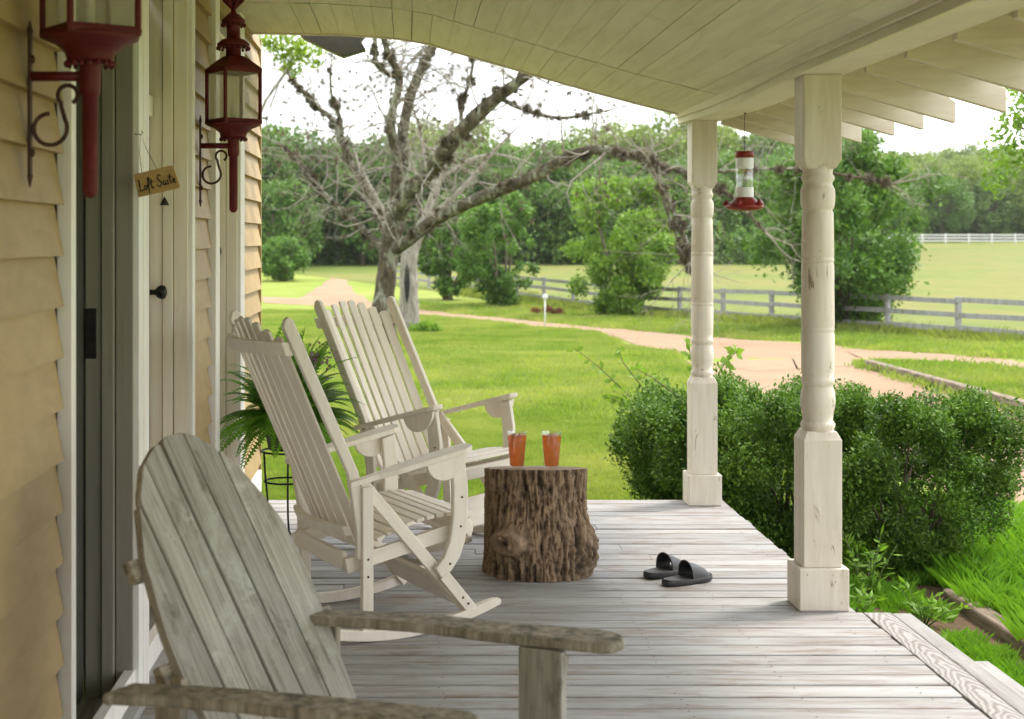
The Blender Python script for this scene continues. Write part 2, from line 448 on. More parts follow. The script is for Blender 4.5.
lane('gravel_yard', [((4.4, 2.0), (7.2, 2.0)), ((4.4, 8.0), (7.2, 8.0)), ((4.42, 14), (7.25, 14)), ((4.4, 20), (7.3, 20)), ((4.3, 25.6), (7.4, 25.6))], .008, .06)

# ================================================================== HOUSE
WX = -.95
house = thing('farmhouse', 'yellow clapboard house wall with three tall doorways under the porch roof', 'house')
DO = [(4.165, 5.13), (5.33, 6.40), (7.33, 8.24)]          # doorways (Y from, to)
CAS = [(4.10, 4.155), (5.13, 5.205), (5.217, 5.33), (6.40, 6.48), (7.18, 7.33), (8.24, 8.44)]
ZTOP, ZDOOR = 2.98, 2.62
b = MB()
PITCH = .1385
def clap(y0, y1, z0=-.12, z1=ZTOP):
    k = 0; z = z0; rr = random.Random(int(y0*100))
    while z < z1:
        t0, t1 = .014 + rr.uniform(0,.003), -.014
        h = PITCH + .012
        e0, e1 = rr.uniform(-.004,.004), rr.uniform(-.004,.004)
        vs = [(WX+t0, y0+e0, z), (WX+t0, y1+e1, z), (WX+t1, y1+e1, z+h), (WX+t1, y0+e0, z+h), (WX-.022, y0+e0, z), (WX-.022, y1+e1, z), (WX-.022, y1+e1, z+h), (WX-.022, y0+e0, z+h)]
        b.add(vs, [(0,1,2,3),(4,7,6,5),(0,4,5,1),(3,2,6,7),(0,3,7,4),(1,5,6,2)])
        z += PITCH
for y0, y1 in ((-7, 4.075), (6.485, 7.165), (8.455, 9.58)): clap(y0, y1)
for d0, d1 in DO: clap(d0, d1, ZDOOR+.1)
b.build('siding', M['siding'], house)
b = MB()                                                 # sheathing behind the boards, house end wall
prev = -7
for d0, d1 in DO:
    b.box(WX-.16, WX-.024, prev, d0-.001, -.5, ZTOP); prev = d1+.001
b.box(WX-.16, WX-.024, prev, 9.6, -.5, ZTOP)
for d0, d1 in DO: b.box(WX-.16, WX-.024, d0, d1, ZDOOR, ZTOP)
b.box(-6, WX-.161, 9.45, 9.6, -.5, ZTOP)
b.build('sheathing', M['shaded_jamb'], house)
b = MB(); b.box(WX-.02, WX+.012, 9.585, 9.61, -.5, 2.86); b.build('corner_board', M['siding'], house, .003)
b = MB(); b.box(-6, WX-.03, 9.602, 9.625, -.5, ZTOP); b.build('end_wall', M['siding'], house)
b = MB(); b.box(WX-.02, WX+.018, -7, 9.55, -.02, .115); b.build('base_board', M['casing'], house, .003)
for c0, c1 in CAS:
    b = MB(); b.box(WX-.01, WX+.031, c0, c1, 0, 2.85); b.build('door_casing', M['casing'], house, .003)
for i, (d0, d1) in enumerate(DO):
    jm = M['shaded_jamb'] if i == 0 else M['jamb']
    b = MB()                                             # jamb mouldings on the reveal that faces the porch end
    b.box(WX-.15, WX-.095, d1-.02, d1, 0, ZDOOR); b.box(WX-.092, WX-.05, d1-.032, d1, 0, ZDOOR); b.box(WX-.047, WX+.012, d1-.014, d1, 0, ZDOOR)
    b.box(WX-.15, WX+.012, d0, d0+.014, 0, ZDOOR); b.box(WX-.15, WX+.012, d0+.015, d1-.034, ZDOOR-.02, ZDOOR)
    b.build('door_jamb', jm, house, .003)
    b = MB(); b.box(WX-.2, WX+.06, d0+.015, d1-.034, -.01, .028); b.build('door_sill', M['floor_edge'], house, .004)
    dd = MB()
    dx0, dx1 = WX-.19, WX-.152
    ya, yb = d0+.016, d1-.036
    dd.box(dx0, dx1, ya, ya+.11, .03, 2.1); dd.box(dx0, dx1, yb-.11, yb, .03, 2.1)
    for z0, z1 in ((.03,.25), (.85,1.0), (1.98,2.1)): dd.box(dx0, dx1, ya+.111, yb-.111, z0, z1)
    dd.box(dx0+.012, dx1-.012, ya+.1, yb-.1, .24, .86)
    dd.box(dx0-.01, dx1+.02, ya-.001, yb+.001, 2.105, 2.19)
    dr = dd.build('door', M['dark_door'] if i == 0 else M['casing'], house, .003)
    g = MB(); g.box(dx0+.016, dx0+.022, ya+.105, yb-.105, .99, 1.985); g.build('door_pane', glassmat('door_glass%d' % i, (.25,.26,.25), .05, .8), dr)
    g = MB(); g.box(dx0+.014, dx0+.02, ya, yb, 2.195, ZDOOR-.022); g.build('transom', glassmat('transom_glass%d' % i, (.25,.26,.25), .05, .8), house)
    k = MB(); ky, kz = (yb-.06, 1.59 - (292-238)*6.33/1500) if i == 1 else (yb-.06, 1.59-(251-238)*8.2/1500) if i == 2 else (yb-.05, .98)
    Mx = Matrix.Translation((dx1, ky, kz)) @ Matrix.Rotation(pi/2, 4, 'Y')
    k.lathe([(.028,0),(.028,.006),(.011,.008),(.011,.04),(.024,.05),(.03,.065),(.028,.08),(.012,.088),(0,.089)], 16, M=Mx)
    if i: k.build('knob', M['iron'], dr)
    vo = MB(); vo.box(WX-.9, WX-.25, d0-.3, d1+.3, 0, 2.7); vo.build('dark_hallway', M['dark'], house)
# latch plate in the first doorway, small hook on the second jamb
b = MB(); b.box(WX-.148, WX-.11, 5.106, 5.1, 1.18, 1.35); b.build('latch_plate', M['iron'], house, .002)
b = MB(); p = at(164.5, 201, 6.36); b.lathe([(.02,-.018),(.012,0),(.004,.012),(0,.02)], 10, M=Matrix.Translation(p)); b.build('hook', M['iron'], house)

# ================================================================== PORCH DECK
deck = thing('porch_deck', 'worn white painted plank porch floor with a wider stepped front corner', 'porch floor')
rf = random.Random(11)
b = MB()
FP = .13
y = 9.10 - FP*100; y = 9.10
while y > -3.3:
    y0 = y - FP
    xr = 1.905 if y0 > 6.36 else 1.925
    segs = [(WX-.02, xr + rf.uniform(-.006,.006))]
    if rf.random() < .45:
        j = rf.uniform(-.5, 1.5); segs = [(WX-.02, j-.0015), (j+.0015, segs[0][1])]
    for a, c_ in segs:
        dz = rf.uniform(-.0025, .0025); tl = rf.uniform(-.0012,.0012)
        g = rf.uniform(.0035,.0065)
        e = .004
        ya, yb = y0+g, y-g
        # plank with eased top edges
        pr = [(ya, -.028), (ya, -e+dz), (ya+e, dz+tl), (yb-e, dz-tl), (yb, -e+dz), (yb, -.028)]
        n = len(pr)
        vs = [(a, py, pz) for py, pz in pr] + [(c_, py, pz) for py, pz in pr]
        b.add(vs, [tuple(range(n)), tuple(range(n, 2*n))[::-1]] + [(i, n+i, n+(i+1)%n, (i+1)%n) for i in range(n)])
    y = y0
b.build('floorboards', M['floor'], deck)
b = MB(); y = 9.10
while y > 2.5:
    for jx in (-.7, -.29, .12, .53, .94, 1.35, 1.80):
        for dy in (.035, .095):
            if rf.random() < .55:
                cx, cy = jx + rf.uniform(-.012,.012), y - dy + rf.uniform(-.006,.006)
                b.add([(cx + .0042*math.cos(k*pi/3), cy + .0042*math.sin(k*pi/3), .0028) for k in range(6)], [tuple(range(6))])
    y -= FP
o = b.build('nail_heads', M['rust_iron'], deck); o['kind'] = 'stuff'
# grained edge board with its strong cathedral figure
m, nt_, bs, out = newmat('cathedral_grain')
v = coords(nt_, (1,1,1), False)
mpn = N(nt_, 'ShaderNodeMapping'); mpn.inputs['Scale'].default_value = (1, .22, 1); nt_.links.new(v, mpn.inputs[0])
sep = N(nt_, 'ShaderNodeSeparateXYZ'); nt_.links.new(v, sep.inputs[0])
# |x - centre| * k + y : nested V figure
ab = N(nt_, 'ShaderNodeMath', operation='SUBTRACT'); ab.inputs[1].default_value = 2.0; nt_.links.new(sep.outputs[0], ab.inputs[0])
sq = N(nt_, 'ShaderNodeMath', operation='ABSOLUTE'); nt_.links.new(ab.outputs[0], sq.inputs[0])
pw = N(nt_, 'ShaderNodeMath', operation='POWER'); pw.inputs[1].default_value = 1.35; nt_.links.new(sq.outputs[0], pw.inputs[0])
mu = N(nt_, 'ShaderNodeMath', operation='MULTIPLY'); mu.inputs[1].default_value = 11.0; nt_.links.new(pw.outputs[0], mu.inputs[0])
nz = noise(nt_, v, 5, 4, .6)
nm = N(nt_, 'ShaderNodeMath', operation='MULTIPLY'); nm.inputs[1].default_value = .38; nt_.links.new(nz, nm.inputs[0])
s1 = N(nt_, 'ShaderNodeMath', operation='ADD'); nt_.links.new(mu.outputs[0], s1.inputs[0]); nt_.links.new(nm.outputs[0], s1.inputs[1])
s2 = N(nt_, 'ShaderNodeMath', operation='ADD'); nt_.links.new(s1.outputs[0], s2.inputs[0]); nt_.links.new(sep.outputs[1], s2.inputs[1])
s3 = N(nt_, 'ShaderNodeMath', operation='MULTIPLY'); s3.inputs[1].default_value = 62; nt_.links.new(s2.outputs[0], s3.inputs[0])
sn = N(nt_, 'ShaderNodeMath', operation='SINE'); nt_.links.new(s3.outputs[0], sn.inputs[0])
fine = noise(nt_, mpn.outputs[0], 26, 8, .75)
ad = N(nt_, 'ShaderNodeMath', operation='MULTIPLY_ADD'); ad.inputs[1].default_value = .33; nt_.links.new(sn.outputs[0], ad.inputs[0]); nt_.links.new(fine, ad.inputs[2])
c = ramp(nt_, ad.outputs[0], [(.1, (.17,.145,.12)), (.5, (.27,.25,.23)), (1.0, (.38,.365,.35))])
nt_.links.new(c, bs.inputs['Base Color']); bs.inputs['Roughness'].default_value = .65
bump(nt_, ad.outputs[0], bs, .3, .003)
b = MB(); b.box(1.931, 2.045, -3.3, 6.36, -.028, .003); b.build('edge_board', m, deck, .004)
b = MB(); b.box(2.049, 2.13, -3.3, 6.355, -.028, .001); b.build('nosing_board', M['floor_edge'], deck, .006)
b = MB(); b.box(2.10, 2.43, -3.3, 6.28, -.215, -.18); b.build('step_tread', M['floor_edge'], deck, .006)
b = MB(); b.box(2.085, 2.11, -3.3, 6.3, -.5, -.03); b.box(2.38, 2.40, -3.3, 6.2, -.5, -.217); b.build('riser', M['floor_edge'], deck, .003)
b = MB(); b.box(1.86, 1.885, 6.38, 9.06, -.5, -.03); b.box(WX, 1.885, 9.03, 9.055, -.5, -.031); b.build('skirt_board', M['shaded_jamb'], deck)

# ================================================================== POSTS
def make_post():
    t = thing('porch_post', '', 'porch post')
    b = MB(); b.box(-.1065,.1065,-.1065,.1065,0,.182); b.build('plinth', M['post'], t, .006)
    b = MB()
    def sq(h, z): return [(-h,-h,z),(h,-h,z),(h,h,z),(-h,h,z)]
    def stack(rings):
        vs = [p for h, z in rings for p in sq(h, z)]
        fs = [(0,3,2,1)] + [(4*i+k, 4*i+(k+1)%4, 4*i+4+(k+1)%4, 4*i+4+k) for i in range(len(rings)-1) for k in range(4)]
        n = 4*(len(rings)-1); fs.append((n,n+1,n+2,n+3)); b.add(vs, fs)
    stack([(.0825,.182),(.0825,.725),(.064,.762)])
    b.build('base_block', M['post'], t, .004)
    b = MB()
    b.lathe([(0.0647,.755),(0.0680,.765),(0.0721,.775),(0.0737,.787),(0.0680,.797),(0.0630,.803),(0.0663,.83),(0.0721,.86),(0.0746,.89),(0.0713,.925),(0.0647,.945),(0.0630,.955),(0.0705,.963),(0.0713,.975),(0.0705,.985),(0.0655,.99),
             (0.0700,1.02),(0.0709,1.175),(0.0684,1.18),(0.0684,1.188),(0.0705,1.192),(0.0705,1.20),(0.0684,1.204),(0.0709,1.21),(0.0696,1.35),(0.0692,1.476),(0.0672,1.48),(0.0672,1.487),(0.0692,1.49),(0.0692,1.499),(0.0672,1.503),(0.0672,1.51),(0.0692,1.514),
             (0.0672,1.65),(0.0659,1.70),(0.0622,1.705),(0.0622,1.712),(0.0680,1.718),(0.0717,1.735),(0.0733,1.765),(0.0721,1.80),(0.0647,1.815),(0.0606,1.822),(0.0630,1.832),(0.0696,1.842),(0.0705,1.852),(0.0647,1.862),(0.0614,1.868),(0.0630,1.88),(0.0696,1.90)], 32)
    b.build('turned_shaft', M['post'], t)
    b = MB(); stack([(.062,1.888),(.081,1.925),(.081,2.29)]); b.build('top_block', M['post'], t, .004)
    return t
p1 = make_post(); p1.location = (1.772, 6.487, 0)
p1['label'] = 'turned white porch post nearest the front step, tall in the picture'; p1['group'] = 'turned porch posts'
p2 = copy_tree(p1); p2.location = (1.765, 9.0, 0); p2.scale = (.93, .93, 1)
p2['label'] = 'turned white porch post at the far corner, with the shrub behind it'

# ================================================================== PORCH ROOF
roof = thing('porch_roof', 'cream board porch ceiling with edge beam and open rafter tails', 'porch roof')
PROF = [(-.955,2.835),(-.4,2.825),(-.05,2.80),(.13,2.768),(.3,2.716),(.68,2.605),(1.165,2.466),(1.66,2.338)]
def cz(x):
    for (a, za), (b_, zb) in zip(PROF, PROF[1:]):
        if x <= b_: return za + (zb-za)*(x-a)/(b_-a)
    return PROF[-1][1]
b = MB(); rr = random.Random(3)
x = WX
while x < 1.64:
    x1 = min(x+.108, 1.655)
    cuts = [9.05, 7.90 + rr.uniform(-.004,.004)] + ([rr.uniform(4.4, 6.9)] if rr.random() < .5 else []) + [-3.4]
    for ya, yb in zip(cuts, cuts[1:]):
        g = rr.choice((.0003,.0004,.0005,.0012,.0025)); dz = rr.uniform(-.0015,.0015) + (-.004 if ya > 8.5 else 0)
        e = .0012
        pr = [(x+g, cz(x)+.02), (x+g, cz(x)+e+dz), (x+g+e, cz(x)+dz), (x1-g-e, cz(x1)+dz), (x1-g, cz(x1)+e+dz), (x1-g, cz(x1)+.02)]
        n = len(pr)
        vs = [(px, yb+.0015, pz) for px, pz in pr] + [(px, ya-.0015, pz) for px, pz in pr]
        b.add(vs, [tuple(range(n)), tuple(range(n, 2*n))[::-1]] + [(i, (i+1)%n, n+(i+1)%n, n+i) for i in range(n)])
    x = x1
b.build('ceiling_boards', M['ceiling'], roof)
b = MB()                                                  # roof deck closing the top
xs = [-1.3] + [p[0] for p in PROF[1:]] + [1.9, 2.36]
zs = [3.02] + [p[1]+.16 for p in PROF[1:-1]] + [2.49, 2.415, 2.275]
b.strip([(x, -3.6, z) for x, z in zip(xs, zs)], [(x, 9.1, z) for x, z in zip(xs, zs)], False)
b.strip([(x, -3.6, z+.03) for x, z in zip(xs, zs)], [(x, 9.1, z+.03) for x, z in zip(xs, zs)], False)
b.build('roof_deck', M['rafter'], roof)
b = MB()                                                  # boards closing the far edge above the ceiling
A = [(x, 9.052, cz(x)-.012) for x in np.linspace(WX, 1.64, 40)]; B = [(x, 9.052, cz(x)+.19) for x in np.linspace(WX, 1.64, 40)]
A2 = [(x, 9.085, z) for x, _, z in A]; B2 = [(x, 9.085, z) for x, _, z in B]
b.strip(A, B, False); b.strip(A2, A, False); b.strip(B2, A2, False)
b.build('end_fascia', M['trim'], roof)
def sag(y): return -.018*math.sin(pi*max(0, min(1, (y-6.49)/2.5))) if 6.49 < y < 9 else 0
b = MB()
ysb = [-3.5, -1.5, 0, 3, 5.13] + [5.2+.2*i for i in range(20)] + [9.17]
def beam_run(x0, x1, z0, z1):
    vs, fs = [], []
    for y in ysb:
        s_ = sag(y)
        vs += [(x0,y,z0+s_),(x1,y,z0+s_),(x1,y,z1),(x0,y,z1)]
    for i in range(len(ysb)-1):
        for k in range(4): fs.append((4*i+k, 4*i+4+k, 4*i+4+(k+1)%4, 4*i+(k+1)%4))
    n = 4*(len(ysb)-1); fs += [(0,1,2,3), (n+3,n+2,n+1,n)]
    b.add(vs, fs)
beam_run(1.672, 1.875, 2.291, 2.44)
b.build('beam', M['trim'], roof, .003)
b = MB(); beam_run(1.648, 1.670, 2.283, 2.36); beam_run(1.630, 1.646, 2.318, 2.352); b.build('beam_trim', M['ceiling'], roof, .003)
RY = [8.98, 8.57, 8.12, 7.57, 7.14, 6.73, 6.16, 5.66, 5.15, 4.64, 4.14, 3.62, 3.1, 2.6, 2.1, 1.6, 1.1, .6, .1, -.4, -.9, -1.4]
for y in RY:
    b = MB()
    b.prism([(1.877,2.27),(2.45,2.105),(2.45,2.20),(2.36,2.262),(1.877,2.405)], -.02, .02, Matrix(((1,0,0,0),(0,0,-1,0),(0,1,0,0),(0,0,0,1))))
    o = b.build('rafter', M['rafter'], roof, .003); o.location = (0, y, 0)
# dark tail of the next roof showing beyond the ceiling edge
b = MB(); Mq = Matrix(((1,0,0,0),(0,0,-1,0),(0,1,0,0),(0,0,0,1)))
P = [at(x, y, 9.45) for x, y in ((296,30),(303,39),(343,57.5),(366,50.5),(361,42),(370,30))]
b.prism([(p.x, p.z) for p in P], -.06, .06, Matrix.Translation((0, 9.45, 0)) @ Mq)
b.build('brace', M['dark_door'], roof, .004)

# ================================================================== LANTERNS
def make_lantern():
    t = thing('wall_lantern', '', 'lantern')
    AX = .152
    # wall plate
    b = MB(); b.box(0, .008, -.011, .011, -.182, .182); b.lathe([(.012,0),(.010,.006),(0,.009)], 8, M=Matrix.Translation((.008,0,.11)) @ Matrix.Rotation(pi/2,4,'Y')); b.lathe([(.012,0),(.010,.006),(0,.009)], 8, M=Matrix.Translation((.008,0,-.12)) @ Matrix.Rotation(pi/2,4,'Y'))
    b.tube([(.004,0,.175),(.004,0,.205)], [.009,.002], 6); b.tube([(.004,0,-.175),(.004,0,-.205)], [.009,.002], 6)
    b.build('wall_plate', M['rust_iron'], t, .002)
    b = MB(); b.tube([(.006,0,.068),(AX,0,.068)], .0125, 10); b.build('arm', M['red'], t)
    pts = []                                              # S scroll
    for k in range(25):                                   # upper curl
        a = R(-60 + 285*k/24); r = .022 + .004*k/24
        pts.append((.098 + r*math.cos(a)*1.0, 0, .022 + r*math.sin(a)))
    low = []
    for k in range(25):
        a = R(30 - 300*k/24); r = .044 - .008*k/24
        low.append((.052 + r*math.cos(a), 0, -.060 + r*math.sin(a)))
    b = MB(); b.tube(pts + [(.082,0,-.01)] + low, .0055, 7); b.build('scroll', M['rust_iron'], t)
    b = MB()
    b.lathe([(0,-.232),(.012,-.228),(.019,-.215),(.019,.02),(.024,.022),(.026,.04),(.026,.095),(.03,.10),(.034,.104)], 18, M=Matrix.Translation((AX,0,0)))
    b.build('stem', M['red'], t)
    b = MB()
    b.lathe([(.03,.098),(.055,.102),(.058,.112),(.062,.125),(.085,.145),(.118,.158),(.122,.168)], 20, M=Matrix.Translation((AX,0,0)))
    for k in range(18):                                   # beaded fringe under the skirt
        a = 2*pi*k/18; b.lathe([(0,-.009),(.006,-.004),(.006,.004),(0,.009)], 6, M=Matrix.Translation((AX+.058*math.cos(a), .058*math.sin(a), .097)))
    b.build('skirt', M['red'], t)
    h0, h1, hw = .166, .408, .128
    b = MB()
    for z0, z1, r_ in ((h0-.002, h0+.02, hw), (h1-.016, h1+.006, hw)):
        b.lathe([(r_*.80,z0),(r_+.004,z0),(r_+.006,(z0+z1)/2),(r_+.004,z1),(r_*.80,z1),(r_*.80,z0)], 4, False, R(0), Matrix.Translation((AX,0,0)) @ Matrix.Rotation(R(-90-10),4,'Z'))
    for k in range(4):
        a = k*pi/2 + R(-90-10)
        c_ = (AX + hw*.965*math.cos(a), hw*.965*math.sin(a))
        b.tube([(c_[0], c_[1], h0), (c_[0], c_[1], h1)], .0085, 8, False)
    b.lathe([(.055,h0+.012),(.115,h0+.012),(.115,h0+.016),(.055,h0+.016),(.055,h0+.012)], 4, False, 0, Matrix.Translation((AX,0,0)) @ Matrix.Rotation(R(-100),4,'Z'))
    b.build('frame', M['red'], t)
    b = MB()
    for k in range(4):
        a0, a1 = k*pi/2 + R(-100), (k+1)*pi/2 + R(-100); r_ = hw*.94
        q0 = Vector((AX+r_*math.cos(a0), r_*math.sin(a0), 0)); q1 = Vector((AX+r_*math.cos(a1), r_*math.sin(a1), 0))
        q0, q1 = q0.lerp(q1,.06), q0.lerp(q1,.94)
        b.add([(q0.x,q0.y,h0+.02),(q1.x,q1.y,h0+.02),(q1.x,q1.y,h1-.015),(q0.x,q0.y,h1-.015)], [(0,1,2,3)])
    b.build('pane', M['lantern_glass'], t)
    b = MB(); b.lathe([(.012,h0+.012),(.012,h0+.085),(.009,h0+.088),(.009,h0+.10),(0,h0+.105)], 12, M=Matrix.Translation((AX,0,0))); b.build('candle', M['white_label'], t)
    b = MB()
    b.lathe([(hw+.003,h1+.006),(.075,h1+.045),(.045,h1+.062)], 4, False, 0, Matrix.Translation((AX,0,0)) @ Matrix.Rotation(R(-100),4,'Z'))
    b.lathe([(.034,h1+.05),(.034,h1+.095),(.05,h1+.1),(.072,h1+.108),(.074,h1+.116),(.05,h1+.135),(.03,h1+.142),(.03,h1+.2),(.036,h1+.203),(.052,h1+.212),(.053,h1+.222),(.03,h1+.245),(.012,h1+.258),(.010,h1+.285)], 18, M=Matrix.Translation((AX,0,0)))
    for rr_, zz, n in ((.071,h1+.103,18),(.051,h1+.207,14)):
        for k in range(n):
            a = 2*pi*k/n; b.lathe([(0,-.010),(.006,-.005),(.006,.004),(0,.008)], 6, M=Matrix.Translation((AX+rr_*math.cos(a), rr_*math.sin(a), zz-.006)))
    b.build('crown', M['red'], t)
    b = MB()
    for k in range(6):
        a = 2*pi*k/6
        b.tube([(AX+r_*math.cos(a), r_*math.sin(a), h1+z) for r_, z in ((.006,.275),(.02,.29),(.042,.31),(.05,.34),(.044,.36))], [.007,.008,.008,.006,.003], 6)
    b.lathe([(.008,.27+h1),(.014,.30+h1),(0,.34+h1)], 10, M=Matrix.Translation((AX,0,0)))
    b.build('finial', M['red'], t)
    return t
l1 = make_lantern(); l1.location = (WX+.016, 3.69, EYE-(104-238)*3.69/1500)
l1['label'] = 'dark red wall lantern on the nearer siding, its top cut off'; l1['group'] = 'red wall lanterns'
l2 = copy_tree(l1); l2.location = (WX+.016, 6.72, EYE-(161-238)*6.72/1500)
l2['label'] = 'dark red wall lantern with tiered crown, fixed between the second and third doorways'

# ================================================================== HANGING SIGN
S0 = at(136.5, 186, 5.02)
sg = thing('door_sign', 'small tilted wooden sign hand lettered Loft Suite hanging by wire', 'sign', S0)
SM = Matrix.Rotation(R(14), 4, 'Y').inverted() @ Matrix.Identity(4)
Wd, Ht = .142, .078
plate = MB(); pl = [(-.002,-Ht/2),(Wd*.97,-Ht/2-.002),(Wd,-Ht/2+.006),(Wd-.006,Ht/2-.004),(Wd-.018,Ht/2),(0,Ht/2)]
plate.prism(pl, -.005, .005, Matrix(((1,0,0,0),(0,0,-1,0),(0,1,0,0),(0,0,0,1))))
pm = plate.build('board', M['signwood'], sg, .002, 2, SM)
ST = [[(.1,1),(.06,.4),(.0,.02),(.18,.0),(.38,.1)], [(.55,.4),(.45,.3),(.43,.12),(.52,0),(.64,.08),(.66,.28),(.55,.4)],
      [(.7,.2),(.86,.55),(.98,.9),(.95,1.05),(.87,.95),(.83,.5),(.80,.0),(.76,-.3),(.70,-.3)], [(.72,.38),(1.0,.44)],
      [(1.14,.85),(1.08,.3),(1.08,.06),(1.16,0),(1.27,.1)], [(.98,.56),(1.32,.62)],
      [(2.02,.88),(1.93,1.02),(1.76,.95),(1.7,.75),(1.82,.55),(1.94,.36),(1.92,.12),(1.76,-.02),(1.6,.06),(1.57,.2)],
      [(2.14,.42),(2.1,.12),(2.18,0),(2.3,.1),(2.37,.42),(2.35,.1),(2.43,0)], [(2.55,.42),(2.51,.08),(2.58,0)], [(2.575,.6),(2.585,.64)],
      [(2.8,.88),(2.74,.2),(2.78,.02),(2.88,.04)], [(2.64,.56),(2.98,.63)], [(2.96,.16),(3.1,.22),(3.17,.34),(3.1,.43),(2.99,.3),(2.98,.1),(3.08,0),(3.26,.08)]]
ink = MB(); k_ = .0385
for st in ST:
    ink.tube([(.009+p[0]*k_, -.0058, -.021+p[1]*k_) for p in st], .0023 if len(st) > 2 else .0018, 6, True)
ink.build('lettering', M['ink'], pm)
wr = MB(); hk = at(140.5, 134, 5.02) - S0
wa = SM @ Vector((.028,-.004,Ht/2-.006)); wb = SM @ Vector((.082,-.004,Ht/2-.006))
wr.tube([wa, hk.lerp(wa,.5)+Vector((-.006,0,0)), hk, hk.lerp(wb,.45)+Vector((-.004,0,0)), wb], .0011, 6)
wr.tube([hk+Vector((-.02,0,0)), hk+Vector((.003,0,-.003)), hk+Vector((.008,0,.006)), hk+Vector((.003,0,.010))], .0016, 6)
wr.build('wire', M['wire'], sg)

